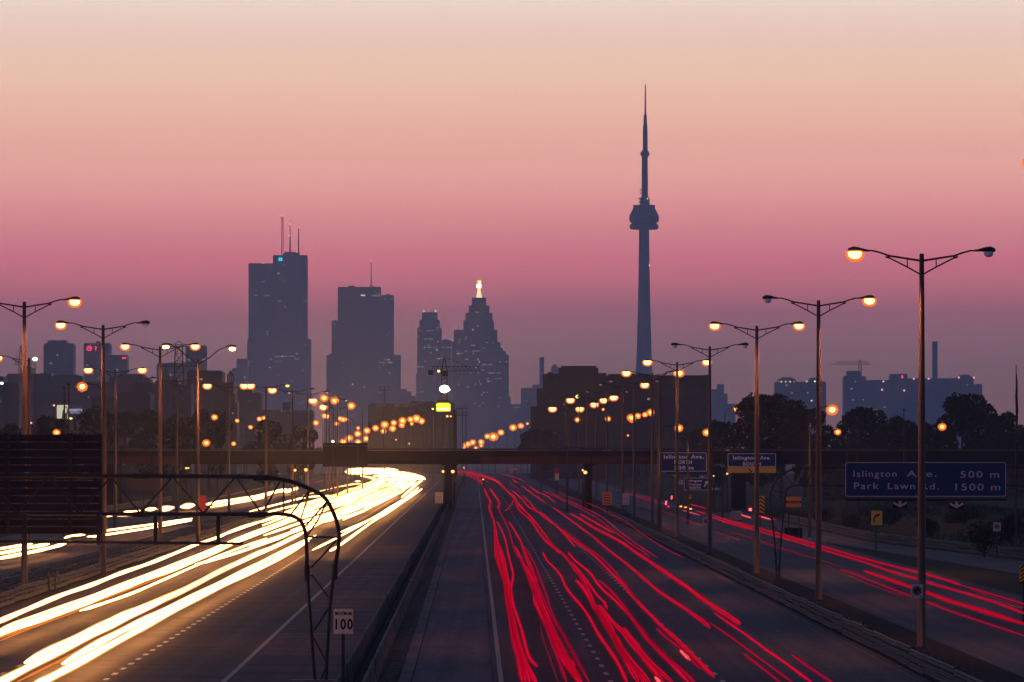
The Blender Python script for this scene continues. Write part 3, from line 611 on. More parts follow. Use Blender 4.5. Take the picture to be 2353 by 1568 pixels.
for k in range(12): x_ = (-14+k*2.4)*s_; b.box(x_, x_+1.3*s_, -.42,-.32, (4.5+1.5*math.sin(k*2))*s_, (8+1.8*math.cos(k*1.7))*s_)
part('bright_band', b, 'white_glow', t)
b = MB().box(-1.2*s_,1.2*s_,-.4,.4,-(947-1025)*-1*s_,1*s_); part('post', b, 'dark_steel', t)
t = thing('platform_column', 'thick dark column with open side platforms above the bridge', 'column', (X(1045.5,D+10), D+10, 0)); 
part('shaft', MB().lathe([(4.6*s_,0),(4.6*s_,Z(940,D))], n=16), 'black', t)
for v in (938, 953):
    b = MB().box(3*s_, 31*s_, -1.4, 1.4, Z(v+1.5,D), Z(v,D))
    for k in range(6): b.box((5+k*5)*s_, (5.5+k*5)*s_, -1.4,-1.3, Z(v,D), Z(v-5,D))
    b.box(3*s_,31*s_,-1.42,-1.34,Z(v-4.6,D),Z(v-5.2,D)); part('platform', b, 'black', t)
for k, u in enumerate((1063, 1071)): part('strut', MB().tube([((u-1045.5)*s_,0,0),((u-1045.5)*s_,0,Z(940,D))], .12, 5), 'dark_steel', t)
t = thing('antenna_pole', 'thin forked antenna pole before the broad tower', 'pole', (X(883,2400), 2400, gz(2400))); q = lambda v: Z(v,2400)-gz(2400); s2 = 2400/F
part('pole', MB().tube([(0,0,0),(0,0,q(887))], [.3,.2], 6), 'dark_steel', t)
part('yoke', MB().tube([(-9.5*s2,0,q(887)),(-9.5*s2,0,q(897)),(9.5*s2,0,q(897)),(9.5*s2,0,q(887))], .14, 4), 'dark_steel', t)
# big dark block on the right
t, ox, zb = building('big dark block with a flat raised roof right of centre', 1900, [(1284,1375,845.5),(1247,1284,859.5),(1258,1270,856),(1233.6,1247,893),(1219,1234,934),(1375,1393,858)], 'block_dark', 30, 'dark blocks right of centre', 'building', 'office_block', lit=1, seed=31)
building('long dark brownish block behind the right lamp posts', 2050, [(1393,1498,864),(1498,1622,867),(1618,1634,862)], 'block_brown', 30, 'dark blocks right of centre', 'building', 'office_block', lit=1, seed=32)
GR = 'hazy blocks on the right skyline'
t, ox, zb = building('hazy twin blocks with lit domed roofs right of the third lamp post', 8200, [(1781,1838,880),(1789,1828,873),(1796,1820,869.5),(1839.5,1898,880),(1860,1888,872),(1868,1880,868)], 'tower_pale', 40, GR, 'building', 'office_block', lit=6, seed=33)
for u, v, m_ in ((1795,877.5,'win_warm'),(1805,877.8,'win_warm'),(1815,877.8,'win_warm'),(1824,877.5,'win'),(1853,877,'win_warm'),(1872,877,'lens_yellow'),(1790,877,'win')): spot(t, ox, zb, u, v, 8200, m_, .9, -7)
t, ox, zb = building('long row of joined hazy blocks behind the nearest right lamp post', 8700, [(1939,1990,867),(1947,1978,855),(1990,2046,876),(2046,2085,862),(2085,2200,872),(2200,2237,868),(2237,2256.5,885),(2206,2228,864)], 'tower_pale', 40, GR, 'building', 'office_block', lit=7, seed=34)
for u, v, m_ in ((2072.5,865,'red_glow'),(2072.5,868,'red_glow'),(2099,871,'pink_spot'),(2133,871,'pink_spot'),(2202,868,'pink_spot'),(2237,868,'pink_spot'),(2029,877,'win_warm'),(2026,896,'pink_spot'),(2077,898,'pink_spot')): spot(t, ox, zb, u, v, 8700, m_, 1.1, -7.5)
t = thing('lit_sign', 'tiny blue lit sign among the right hand treetops', 'sign', (X(2010,1400), 1400, Z(951,1400))); s_ = 1400/F
part('panel', MB().box(-8*s_,8*s_,-.1,.1,1*s_,6*s_), 'blue_glow', t); part('emblem', MB().prism([(-6*s_,8*s_),(-3*s_,11*s_),(0,9*s_),(3*s_,11*s_),(4*s_,8*s_)][::-1],-.1,.1), 'win', t); part('lamp', MB().lathe([(0,-1.6*s_),(2.4*s_,0),(0,1.6*s_)], (2*s_,-.4,-1*s_), 8), 'lens_far', t)
part('post', MB().box(-.2,.2,-.1,.1,-Z(951,1400),0), 'dark_steel', t)
# flagpole
D = 520; t = thing('flagpole', 'flagpole with a furled dark flag at the right edge', 'flagpole', (X(2335,D), D, 1.2)); q = lambda v: Z(v,D)-1.2; s_ = D/F
part('pole', MB().tube([(0,0,0),(0,0,q(842))], [.09,.03], 8), 'galv', t); part('finial', MB().lathe([(0,0),(.06,.05),(0,.1)], (0,0,q(842)), 8), 'galv', t)
part('flag', MB().tube([(.03,0,q(860)),(.05,.03,q(880)),(.02,0,q(910)),(.06,0,q(945)),(.04,.05,q(975)),(.05,0,q(983))], [.02,.06,.09,.10,.07,.02], 7), 'flag_cloth', t)

# ---------------------------------------------------------------- billboard and small lit things on the left
FONT_OBJS = []
def text(s, parent, x, z, y, cap, m, width=None, bold=.012, align='CENTER', name='lettering'):
    c = bpy.data.curves.new('lettering', 'FONT'); c.body = s; c.size = cap/.70; c.align_x = align; c.extrude = .004*cap; c.offset = bold*cap
    c.resolution_u = 3; c.space_character = 1.18; c.materials.append(M[m]); o = put(name, c, parent, (x, y, z)); o.rotation_euler = (math.pi/2,0,0); FONT_OBJS.append((o, width)); return o
D = 1400; s_ = D/F
t = thing('billboard', 'lit billboard with a pale portrait panel and white lettering on blue', 'billboard', (X(160,D), D, 0)); q = lambda v: Z(v,D)
part('portrait_panel', MB().prism([(-29*s_,q(962)),(-29.5*s_,q(935)),(-28*s_,q(931)),(-2*s_,q(931)),(-2*s_,q(962))][::-1], -.1,.1), 'billboard_white', t)
part('portrait_hair', MB().prism([(-18*s_,q(962)),(-16*s_,q(945)),(-12*s_,q(935)),(-7*s_,q(934)),(-4*s_,q(940)),(-4*s_,q(950)),(-6*s_,q(962))][::-1], -.16,-.11), 'billboard_dark', t)
part('portrait_face', MB().prism([(-10*s_,q(950)),(-11.5*s_,q(944)),(-10*s_,q(938)),(-7*s_,q(937)),(-5.5*s_,q(942)),(-7*s_,q(949))][::-1], -.2,-.17), 'billboard_white', t)
part('blue_panel', MB().prism([(-2*s_,q(963)),(-2*s_,q(930)),(26*s_,q(930)),(29*s_,q(933)),(29*s_,q(960)),(26*s_,q(963))][::-1], -.1,.1), 'billboard_blue', t)
text('MONDETTA', t, 13.5*s_, q(945.5), -.12, 5.4*s_, 'letter_glow', 31*s_, .03); text('A SPIRIT UNIVERSAL', t, 13.5*s_, q(950), -.12, 2.0*s_, 'letter_glow', 27*s_, .02)
part('post', MB().box(-2*s_-.3,-2*s_+.3,.1,.6,0,q(950)).box(13*s_-.3,13*s_+.3,.1,.6,0,q(950)), 'dark_steel', t)
part('lamp', MB().lathe([(0,-.2),(.4,0),(0,.2)], (3*s_,-.8,q(962)), 8), 'lens_yellow', t)
def dot(u, v, D, r, m, label, name='distant_light', cat='light', group='tiny lights in the distance', post=True):
    t = thing(name, label, cat, (X(u,D), D, gz(D)), group); z = Z(v,D)-gz(D); r = r*D/F
    lp = part('lamp', MB().lathe([(0,-r*.8),(r*.75,-r*.5),(r,0),(r*.75,r*.5),(0,r*.8)], (0,0,z), 10), m, t, True)
    if m == 'lens_far': lp.scale = (.8,.8,1); part('lens', MB().lathe([(0,-r*.95),(r*.85,-r*.6),(r*1.15,0),(r*.85,r*.6),(0,r*.95)], (0,0,z), 10), 'halo_shell', t, True)  # second, larger shell is a painted orange halo
    if post: part('post', MB().tube([(0,.25,0),(0,.25,z)], [.14,.08], 5), 'dark_steel', t)
dot(71,972,1150,3.0,'pink_spot','pinkish white lamp behind the nearest left lamp post')
dot(124,932,1450,2.2,'lens_far','small amber lamp left of the lit billboard')
dot(80.5,825.5,1500,6.0,'white_glow','white oval work light high beside the nearest left lamp post')
dot(4,881,2900,4.0,'white_glow','pale light row at the left edge of the skyline')
t = thing('lit_pylon', 'pale glowing upright and thin canopy edge left of centre above the bridge', 'pylon', (X(240,1200), 1200, 0)); s_ = 1200/F
part('upright', MB().box(-2.2*s_,1.8*s_,-.2,.2,0,Z(984,1200)), 'billboard_white', t); part('canopy_edge', MB().box(-2*s_,20*s_,-.3,.3,Z(983.5,1200),Z(982,1200)), 'billboard_white', t)
t = thing('kiosk', 'low dim building with white window edges beside the pale upright', 'building', (X(300,1230), 1230, 0)); s_ = 1230/F
part('wall', MB().box(-50*s_,62*s_,0,8,0,Z(1001,1230)), 'mass', t); part('roof', MB().box(-52*s_,64*s_,-.6,8.6,Z(1001,1230),Z(999,1230)), 'block_dark', t)
for k in range(6): part('window', MB().box((-44+k*17)*s_,(-34+k*17)*s_,-.15,0,Z(1024,1230),Z(1006,1230)), 'tower_pale', t)

# ---------------------------------------------------------------- overpass
D = 950; s_ = D/F
br = thing('road_bridge', 'long dark flat road bridge crossing over both carriageways', 'bridge', (0, D, 0))
part('deck', MB().box(-130,130,.3,13.7,Z(1049,D),Z(1043,D)), 'bridge_dark', br)
for nm, a, b_, m_ in (('girder',-130,X(420,D),'girder_lit_brown'),('girder',X(420,D),X(1105,D),'bridge_dark'),('girder',X(1105,D),X(1640,D),'girder_lit_brown'),('girder',X(1640,D),130,'bridge_dark')):  # lamp light painted as brown stretches of girder, the rest left dark
    part(nm, MB().box(a+.02,b_-.02,.6,1.1,Z(1066,D),Z(1048.9,D)).box(a+.02,b_-.02,.3,1.4,Z(1066.8,D),Z(1066,D)), m_, br)
part('girder', MB().box(-130,130,6,6.5,Z(1066,D),Z(1049.1,D)).box(-130,130,12,12.5,Z(1066,D),Z(1049.1,D)), 'bridge_dark', br)
st = MB()
for k in range(66): x_ = -128+k*3.94; st.box(x_,x_+.12,.42,.6,Z(1066,D),Z(1049,D))
part('girder_stiffener', st, 'bridge_dark', br)
part('parapet', MB().box(-130,130,.0,.28,Z(1048,D),Z(1036,D)), 'bridge_dark', br)
part('rail', MB().tube([(-130,.14,Z(1032,D)),(130,.14,Z(1032,D))], .06, 6).tube([(-130,.14,Z(1034,D)),(130,.14,Z(1034,D))], .045, 6), 'dark_steel', br)
pm = MB().box(-.05,.05,.08,.2,Z(1036,D),Z(1031.6,D)).mesh('rail_post','dark_steel')
for k in range(104): put('rail_post', pm, br, (-127+k*2.46, 0, 0))
part('parapet_cap', MB().box(-130,130,-.04,.32,Z(1036,D)-.02,Z(1035.2,D)), 'concrete', br)
jm = MB().box(-.03,.03,-.012,.0,Z(1048,D),Z(1036,D)).mesh('parapet_joint','black')
for k in range(40): put('parapet_joint', jm, br, (-125+k*6.3, 0, 0))
for u, wd in ((1032,.62),(1352,.45),(255,.8),(1700,.8)):
    for yy in (2.0, 6.6, 11.2): part('pier', MB().box(X(u,D)-wd,X(u,D)+wd,yy-.6,yy+.6,0,Z(1070,D)), 'bridge_dark', br)
    part('pier_cap', MB().box(X(u,D)-wd*1.6,X(u,D)+wd*1.6,.9,12.6,Z(1070,D),Z(1066.8,D)), 'bridge_dark', br)
part('abutment', MB().box(-130,X(175,D),1.5,12.5,0,Z(1049.2,D)), 'barrier_concrete', br)
part('abutment', MB().box(X(1870,D),130,1.5,12.5,0,Z(1049.2,D)), 'barrier_concrete', br)
part('slope_paving', MB().add([(X(1860,D),1.5,Z(1066,D)),(X(1800,D),1.5,0),(X(1800,D),12.5,0),(X(1860,D),12.5,Z(1066,D))],[(0,1,2,3)]), 'barrier_concrete', br)
part('slope_paving', MB().add([(X(178,D),1.5,Z(1066,D)),(X(235,D),1.5,0),(X(235,D),12.5,0),(X(178,D),12.5,Z(1066,D))],[(0,3,2,1)]), 'brown_board', br)
# dark sign back on the bridge
t = thing('road_sign', 'black back of a large sign hung on the bridge', 'sign', (X(794,D), D-.6, Z(1073,D)))
for k in range(8): part('plank', MB().box(-51.5*s_,51.5*s_,-.12,0,k*6.9*s_,(k+1)*6.9*s_-.03), 'black', t)
part('stiffener', MB().box(-30*s_,-28*s_,-.2,-.12,0,55*s_).box(28*s_,30*s_,-.2,-.12,0,55*s_), 'panel_back', t)

# ---------------------------------------------------------------- lamps
def arm_mesh():
    b = MB(); b.tube([(.05,0,14.76),(.55,0,14.84),(1.25,0,14.95),(1.55,0,15.06),(1.85,0,15.14),(2.08,0,15.15)], [.042,.04,.038,.035,.033,.03], 7)
    b.tube([(.07,0,14.25),(.55,0,14.52),(1.30,0,14.90)], .030, 6).tube([(.55,0,14.50),(.55,0,14.85)], .024, 6).tube([(1.24,0,14.84),(1.24,0,14.97)], .045, 6).tube([(1.28,0,14.87),(1.38,0,14.92)], .035, 6)
    return b
def mirror(b):
    c = MB(); c.v = [(-x,y,z) for x,y,z in b.v]; c.f = [f[::-1] for f in b.f]; return c
def head_mesh():
    b = MB(); b.tube([(1.98,0,15.14),(2.2,0,15.16),(2.42,0,15.19),(2.62,0,15.20),(2.76,0,15.16),(2.80,0,15.12)], [.045,.075,.125,.15,.12,.05], 10, flat=.72); return b
def lens_mesh(k=1.0): return MB().lathe([(.0,-.16*k-.03),(.10*k,-.14*k-.03),(.17*k,-.09*k-.02),(.19*k,0),(.15*k,.03)], (2.55,0,15.08), 14)
POLE = MB().lathe([(.24,0),(.24,.06),(.175,.07),(.16,3),(.13,9),(.09,15.0),(.07,15.03)], n=14).mesh('pole','pole_metal', True)
LM = {}
for sgn in (1,-1):
    f_ = (lambda b: b) if sgn > 0 else mirror
    LM['arm',sgn] = f_(arm_mesh()).mesh('arm','steel', True); LM['head',sgn] = f_(head_mesh()).mesh('lamp_head','steel', True)
    LM['lit',sgn] = f_(lens_mesh(1.4)).mesh('lens','lens_lit', True); LM['off',sgn] = f_(lens_mesh(1.0)).mesh('lens','lens_off', True); LM['yel',sgn] = f_(lens_mesh(1.2)).mesh('lens','lens_yellow', True)
    LM['shell',sgn] = f_(MB().lathe([(.0,-.36),(.18,-.34),(.31,-.25),(.37,-.10),(.36,.0),(.28,.07)], (2.55,0,15.08), 18)).mesh('lens','halo_shell', True)  # oversized glowing shell, an orange halo painted round the lit bulb
NL = [0]
def real_light(parent, x, z, power, y=0):
    l = bpy.data.lights.new('sodium_light', 'SPOT'); l.spot_size = math.radians(150); l.spot_blend = .7; l.energy = power; l.color = (1,.30,.095); l.shadow_soft_size = .2
    o = bpy.data.objects.new('sodium_light', l); COL.objects.link(o); o.parent = parent; o.location = (x, y, z); NL[0] += 1
def lamp(u, v, left, right, label, group, D=None, rot=0.0):
    D = D or 128760/(CH-v); t = thing('street_lamp', label, 'street lamp', (X(u,D), D, gz(D)+(Z(v,D)-gz(D)-15)), group); t.rotation_euler.z = rot
    if t.location.z > gz(D)+.02: part('footing', MB().box(-.3,.3,-.3,.3,-(t.location.z-gz(D)),0), 'concrete', t)
    put('pole', POLE, t)
    for sgn, st in ((-1,left),(1,right)):
        if st is None: continue
        put('arm', LM['arm',sgn], t); h = put('lamp_head', LM['head',sgn], t)
        glass = [put('bulb' if st == 1 else 'lens', LM[{1:'lit',0:'off',2:'yel'}[st],sgn], h)]
        if st == 1:
            glass.append(put('lens', LM['shell',sgn], h))  # halo shell imitating the glow round the bulb
        if st == 1 and D > 500:       # glass enlarged with distance to stand in for overexposed glow
            k = 1+(D-500)/650
            for g_ in glass: g_.scale = (k,k,k); g_.location = (sgn*2.55*(1-k), 0, 15.02*(1-k))
        if st == 1:
            if D < 1250: real_light(t, sgn*2.55, 14.78, LAMP_W)
GM, GLf = 'double armed lamps between the roads on the right', 'double armed lamps along the left side'
for a in [(2118,585,1,0,'nearest right lamp post, left lamp lit, ringed sign on its pole',GM),(1881,692,0,1,'second right lamp post, only its right lamp lit',GM),
          (1739,750,1,1,'third right lamp post, both lamps lit, before the big dark tree',GM),(1631,797,0,0,'fourth right lamp post with both lamps dark',GM),
          (1556,833,1,1,'fifth right lamp post, both lit, just right of the tall tower',GM),(1499,858,1,1,'sixth right lamp post, both lit, at the foot of the tall tower',GM),
          (1457,877,0,0,'unlit far lamp post just left of the tall tower foot',GM),(1431,885,0,1,'far lamp post before the brown block with only its right lamp lit',GM),(1395,901,0,0,'unlit far lamp post before the raised roof of the dark block',GM),
          (1370,914,0,1,'far lamp post before the dark block with only the right lamp lit',GM),(1349,920,1,1,'far lamp post before the dark block with both lamps lit',GM),(1331,930,0,1,'lower far lamp post before the dark block with its right lamp lit',GM),(1301,940,1,1,'farthest double lamp post before the left part of the dark block',GM),
          (56,695,1,1,'nearest left lamp post, its orange lit pole cut by the sign back',GLf),(237,748,1,0,'second left lamp post, left lamp lit and right lamp dark',GLf),
          (368,797,1,1,'third left lamp post with both lamps lit and an orange pole',GLf),(265,851,1,1,'left lamp post behind the second one, both lamps lit low',GLf),
          (67,823,1,None,'left lamp post half hidden by the nearest left one',GLf),(406,872,0,0,'unlit left lamp post under the lattice mast',GLf),(526,887,1,1,'left lamp post before the cupola building, both lamps lit',GLf),
          (611,887,1,2,'left lamp post with a greenish right lamp',GLf),(672,897,1,0,'left lamp post with its left lamp lit before the tallest tower foot',GLf),
          (707,903,0,0,'unlit small left lamp post right of the tallest tower foot',GLf),(757,921,1,0,'far left lamp post with its left lamp lit under the broad tower',GLf),(776,936,1,0,'far left lamp post before the broad tower foot',GLf)]:
    lamp(*a)
lamp(CU+F*(17.1-.005*196)/196, CH-128760/196, 1, 1, 'lamp post nearest the camera, just outside the right edge', GM)
lamp(CU+F*(-22.8-.005*300)/300, CH-128760/300, 1, 1, 'unseen added lamp post just outside the left edge', GLf)  # unseen lamp continuing the left row, added for its light
# V armed lamp
D = 575; t = thing('street_lamp', 'left lamp post with two long upswept arms and lit lamps', 'street lamp', (X(455,D),D,0), GLf); zt = Z(838,D)
part('pole', MB().tube([(0,0,0),(0,0,zt+.4)], [.15,.08], 10), 'pole_metal', t, True)
for sg, du, dv in ((-1,74,797),(1,79,801)):
    ex = du*D/F; ez = Z(dv,D)
    part('arm', MB().tube([(0,0,zt),(sg*ex*.35,0,zt+(ez-zt)*.45),(sg*ex*.6,0,zt+(ez-zt)*.9),(sg*(ex-.35),0,ez+.16)], [.05,.045,.04,.035], 7), 'steel', t, True)
    h = part('lamp_head', MB().tube([(sg*(ex-.5),0,ez+.15),(sg*(ex-.15),0,ez+.2),(sg*(ex+.2),0,ez+.16),(sg*(ex+.3),0,ez+.12)], [.05,.13,.13,.05], 10, flat=.7), 'steel', t, True)
    part('lens', MB().lathe([(0,-.2),(.2,-.15),(.26,0),(.18,.08)], (sg*ex,0,ez), 12), 'lens_lit', h, True); real_light(t, sg*ex, ez-.28, LAMP_W)
ORD = 'leftmost,second,third,fourth,fifth,sixth,seventh,eighth,ninth,tenth,eleventh,twelfth,thirteenth,fourteenth,fifteenth,sixteenth,seventeenth,eighteenth,nineteenth,twentieth,twenty-first,twenty-second,twenty-third,rightmost'.split(',')
def order(lst):      # how each lamp of a row is found: counted from the left
    sx = sorted(lst); n = len(lst)
    return {q: ('rightmost' if sx.index(q) == n-1 else ORD[sx.index(q)]) for q in lst}
# single armed cobra lamps, and the far glowing rows
SP = MB().lathe([(.14,0),(.12,.3),(.08,1.0)], n=8)
def single(u, v, D=None, label='', group='', m='lens_far', r=None, side=1, light=0, px=3.2):
    if D is None:      # follow the falling ground: a 15 m lamp whose top shows on this row
        D = 1000.0
        while D < 5200 and Z(v, D)-gz(D) < 14.8: D += 20
    H = Z(v, D)-gz(D); r = px*D/F*(1.15 if px < 6 else 1)  # globe sized by its apparent glow, standing in for overexposure
    t = thing('street_lamp', label, 'street lamp', (X(u, D), D, gz(D)), group)
    part('pole', MB().tube([(side*1.9,0,0),(side*1.9,0,H-.7)], [.15,.08], 6), 'pole_metal', t)
    part('arm', MB().tube([(side*1.9,0,H-.7),(side*1.3,0,H+r*.5),(side*.3,0,H+r*.9)], .05, 5), 'steel', t)
    h = part('lamp_head', MB().tube([(side*.6,0,H+r*.9),(side*.1,0,H+r*1.02),(-side*r*.8,0,H+r*.9)], [.06,.16,.06], 6, flat=.6), 'steel', t)
    if m == 'lens_far' or m == 'lens_lit':
        part('bulb', MB().lathe([(0,-r*.76),(r*.6,-r*.5),(r*.86,0),(r*.6,r*.5),(0,r*.72)], (0,0,H), 10), m, h, True)
        part('lens', MB().lathe([(0,-r*1.5),(r*1.15,-r*1.1),(r*1.65,0),(r*1.2,r*1.0),(0,r*1.45)], (0,0,H), 12), 'halo_shell', h, True)  # outer shell paints the orange halo of the lamp
    else: part('lens', MB().lathe([(0,-r*.85),(r*.7,-r*.6),(r,0),(r*.75,r*.55),(0,r*.8)], (0,0,H), 10), m, h, True)
    if light: real_light(t, 0, H-r-.15, LAMP_W*light)
for a in [(1560,984,700,'single lamp on the post line right of the cluster, low',5.5,1),(1624,994,760,'single lamp low before the fourth right lamp post',5.5,1),(1912,942,640,'bright single lamp right of the second right lamp post',9,1),
          (1925,993,800,'small single lamp under the bright single one',4.5,0),(2165,981,760,'single lamp before the tall uneven tree',5.5,0),(1691,941,1300,'small single lamp between the dark block and the trees',4,0),
          (1562,858,735,'lit lamp overlapping the fifth right lamp post',7,0),
          (189,889,620,'single lamp low between the two nearest left posts',8,1),(130,994,700,'small lamp just above the big sign back',5,0),(1018,0,0,'',0,0)][:-1]:
    single(a[0], a[1], a[2], a[3], 'single armed lamps', px=a[4], side=1 if a[0] < 1000 else -1, light=a[5]*.8, m='lens_lit' if a[4] > 6 else 'lens_far')
GC = 'small side street lamps above the bridge'
LST = [(447,963,1400,3.6),(447,971.5,1700,2.0),(493,959,1300,4.4),(545,967,1500,3.0),(596,963,1450,3.4),(607,961,1400,3.4),(471,972,1800,1.8),(474,1018,1250,5.2),(478,1022,1400,3.6),(537,1020,1350,3.2),(576,982,1600,3.0),
                  (1443,1001,1600,1.6),(1618,1034,1700,1.6),(1672,1036,1100,2.4)]
OD = order([q for q in LST if q[0] < 1000]); OD.update(order([q for q in LST if q[0] > 1000]))
for q in LST:
    u, v, D_, px = q
    single(u, v, D_, OD[q]+(' small amber lamp in the dark band left of centre' if u < 1000 else ' tiny amber lamp in the dark band on the right'), GC+(' left' if u < 1000 else ' right'), px=px)
LST = [(722,924,5.2),(745,915,6.4),(769,921,5.6),(807,933,5.4),(746,956,4),(752,957,4),(781,962,3.4),(788,964,4.2),(796,964,2.8),(774,974,3.4),(726,972,4)]
OD = order(LST)
for q in LST:
    u, v, px = q
    single(u, v, None, OD[q]+' amber lamp in the loose cluster right of the tallest tower foot', 'lamp cluster under the broad tower', px=px)
single(741, 933, None, 'small yellow lamp in the cluster under the broad tower', 'lamp cluster under the broad tower', m='lens_yellow', px=3)
LST = [(969,968,4.6),(957,962,5.8),(943.5,964,4.4),(946,974,2.6),(925,967,5.2),(923,977,4.2),(905,972,4.4),(902,985,4.8),(884,976,5.4),(881,991,4.0),(863,984,4.6),(860,997,4.4),(843,990,4.8),(841,1008,4.4),(847,1011,1.8),(823,984,2.6),(822,997,4.8),(823,1016,4.4),(803,1007,5.0),(789,1015,4.8),(838,1012,1.8)]
OD = order(LST)
for q in LST:
    u, v, px = q
    single(u, v, None, OD[q]+' amber lamp in the slanting row left of the lime sign', 'slanting row of lamps left of the lime sign', px=px)
LST = [(1495,948,5),(1482,953,4),(1466,956,4.4),(1450,960,6.4),(1452,964,5),(1397,963,3.8),(1360,966,4),(1327,965,4),(1284,967,3.8),(1265,968,4),(1228,973,4),(1212,974,2.0),(1197,979,4.2),(1179,983,5),(1151,994,4.4),(1134,1004,7.2),(1120,1003,4),(1106,1016,4.2),(1106,1024,3),(1094,1030,3.2),(1086,1017,4.4),(1075,1021,4.4),(1070,1024,4),(1066,1029,2.6)]
OD = order(LST)
for q in LST:
    u, v, px = q
    single(u, v, None, OD[q]+' amber lamp in the long sagging row above the red streaks', 'long sagging row of lamps right of the lime sign', px=px, side=-1)
single(1327, 912, 1500, 'small yellow lamp before the dark block', 'single armed lamps', m='lens_yellow', px=4, side=-1); single(1386+0, 941, 1700, 'tiny warm lamp under the right lamp pair', 'single armed lamps', px=2, side=-1)
for u, v, D_, px, m_, lab in [(428,1076,930,2.6,'lens_far','left one of two amber lamps under the left bridge span'),(433,1076,930,2.2,'lens_far','right one of two amber lamps under the left bridge span'),(678,1081,930,3.4,'lens_far','amber lamp under the bridge left of the sign back'),(703,1080,930,4.4,'lens_far','larger amber lamp under the sign back on the bridge'),
                  (1018,1084,925,3.4,'lens_far','amber lamp left of the central bridge pier'),(1040.5,1084,925,4.4,'lens_far','amber lamp right of the central bridge pier'),(1339,1081,925,2.6,'lens_far','smaller amber lamp at the right bridge pier'),(1345,1086,925,4.6,'lens_far','larger amber lamp at the right bridge pier'),
                  (1066,1075.5,1500,1.6,'lens_far','tiny amber lamp under the bridge above the red streaks'),(1110,1102,1500,1.8,'lens_far','tiny amber lamp on the far bend of red streaks'),(827,1084,1700,2.2,'white_glow','white far headlamp left of the headlight glow'),(818,1085,1700,1.8,'white_glow','left white far headlamp by the glow'),
                  (994.5,940,1790,2.6,'lens_yellow','small yellow lamp left of the lime sign'),(1028,957,1800,2.8,'lens_far','amber lamp left one of a pair under the lime sign'),(1036,957,1800,2.2,'lens_far','amber lamp right one of a pair under the lime sign'),
                  (765,1015,1200,3.6,'white_glow','white light on top of the sign back on the bridge'),(1640,1094,900,1.8,'lens_far','left tiny amber lamp below the sign with the yellow strip'),(1671,1089,900,2.4,'lens_far','right tiny amber lamp below the sign with the yellow strip')]:
    dot(u, v, D_, px, m_, lab, group='small lamps by the bridge', name='small_lamp', cat='lamp')
dot(910,1011,2200,1.8,'pink_spot','tiny reddish light above the bridge',name='small_lamp',cat='lamp'); dot(941,1020,2200,2.2,'lens_far','tiny orange light above the bridge deck',name='small_lamp',cat='lamp')
# slim unlit poles seen between the lamps
for u, v, D_, lab in [(1971,962,700,'tall thin pale pole left of the nearest right lamp post'),(1947,1000,720,'thin pale pole under the bright single lamp'),(1660,1010,800,'thin pole left of the sign with the yellow strip'),(2077,945,900,'thin pole with a small dark head before the trees'),
                      (148,893,640,'thin pole left of the low single lamp'),(158,887,600,'dark pole left of the low single lamp'),(1303,950,900,'thin pole before the left part of the dark block'),(1243,985,1200,'thin faint pole at the foot of the dark block')]:
    t = thing('thin_pole', lab, 'pole', (X(u,D_),D_,0), 'thin poles'); part('pole', MB().tube([(0,0,0),(0,0,Z(v,D_))], [.13,.06], 6), 'galv', t); part('cap', MB().lathe([(.12,0),(.14,.15),(.05,.3)], (0,0,Z(v,D_)), 6), 'dark_steel', t)

# ---------------------------------------------------------------- arched sign gantries
def webs(parent, segs, D, ox, r, m='dark_steel'):
    for (a, b) in segs: part('brace', MB().tube([(X(a[0],D)-ox,0,Z(a[1],D)),(X(b[0],D)-ox,0,Z(b[1],D))], r, 6), m, parent)
def chord(parent, pts, D, ox, r, m='dark_steel', name='chord'):
    P_ = cr(pts); return part(name, MB().tube([(X(a,D)-ox,0,Z(b,D)) for a,b in P_], r, 8), m, parent, True)
def cr(p, n=6):      # smooth a line of points
    p = [Vector(q) for q in p]; out_ = []
    for i in range(len(p)-1):
        a, b, c, d = p[max(i-1,0)], p[i], p[i+1], p[min(i+2,len(p)-1)]
        for k in range(n):
            t_ = k/n; out_.append(.5*((2*b)+(c-a)*t_+(2*a-5*b+4*c-d)*t_*t_+(3*b-a-3*c+d)*t_**3))
    out_.append(p[-1]); return out_
D = 245; ox = X(740,D)
t = thing('sign_gantry', 'arched dark tubular sign gantry crossing the left foreground', 'gantry', (ox, D, 0))
chord(t, [(-160,1093),(100,1094),(300,1095),(560,1096),(652,1103),(713,1124),(745,1143),(765,1176),(777,1213),(779,1243),(771,1298)], D, ox, .072)
chord(t, [(-160,1180),(100,1181),(300,1182),(560,1182),(650,1182),(684,1192),(698,1212),(704,1243),(705,1301)], D, ox, .068)
chord(t, [(770,1297),(758,1398),(750,1540),(749,1590)], D, ox, .060, name='leg'); chord(t, [(705,1300),(708,1353),(715,1450),(725,1590)], D, ox, .060, name='leg')
for u_, v_ in ((769.5,1315),(705.5,1317)): part('collar', MB().tube([(X(u_,D)-ox,0,Z(v_-17,D)),(X(u_,D)-ox,0,Z(v_+17,D))], .095, 10), 'dark_steel', t)
for u_, v_ in ((325,1183),(590,1184),(36,1183)): part('clamp', MB().box(X(u_-20,D)-ox,X(u_+20,D)-ox,-.10,.10,Z(v_+6,D),Z(v_-6,D)), 'dark_steel', t)
for u_, v_ in ((325,1096),(600,1098)): part('splice', MB().tube([(X(u_-18,D)-ox,0,Z(v_,D)),(X(u_+18,D)-ox,0,Z(v_,D))], .10, 10), 'dark_steel', t)
tops = [112,255,397,542]; bots = [-30,40,183,322,467,600]
sg = []
for a in (-30,112,255,397,542):
    for b_ in (40,183,322,467,600):
        if 0 < abs(a-b_) < 80: sg.append(((a,1096),(b_,1180)))
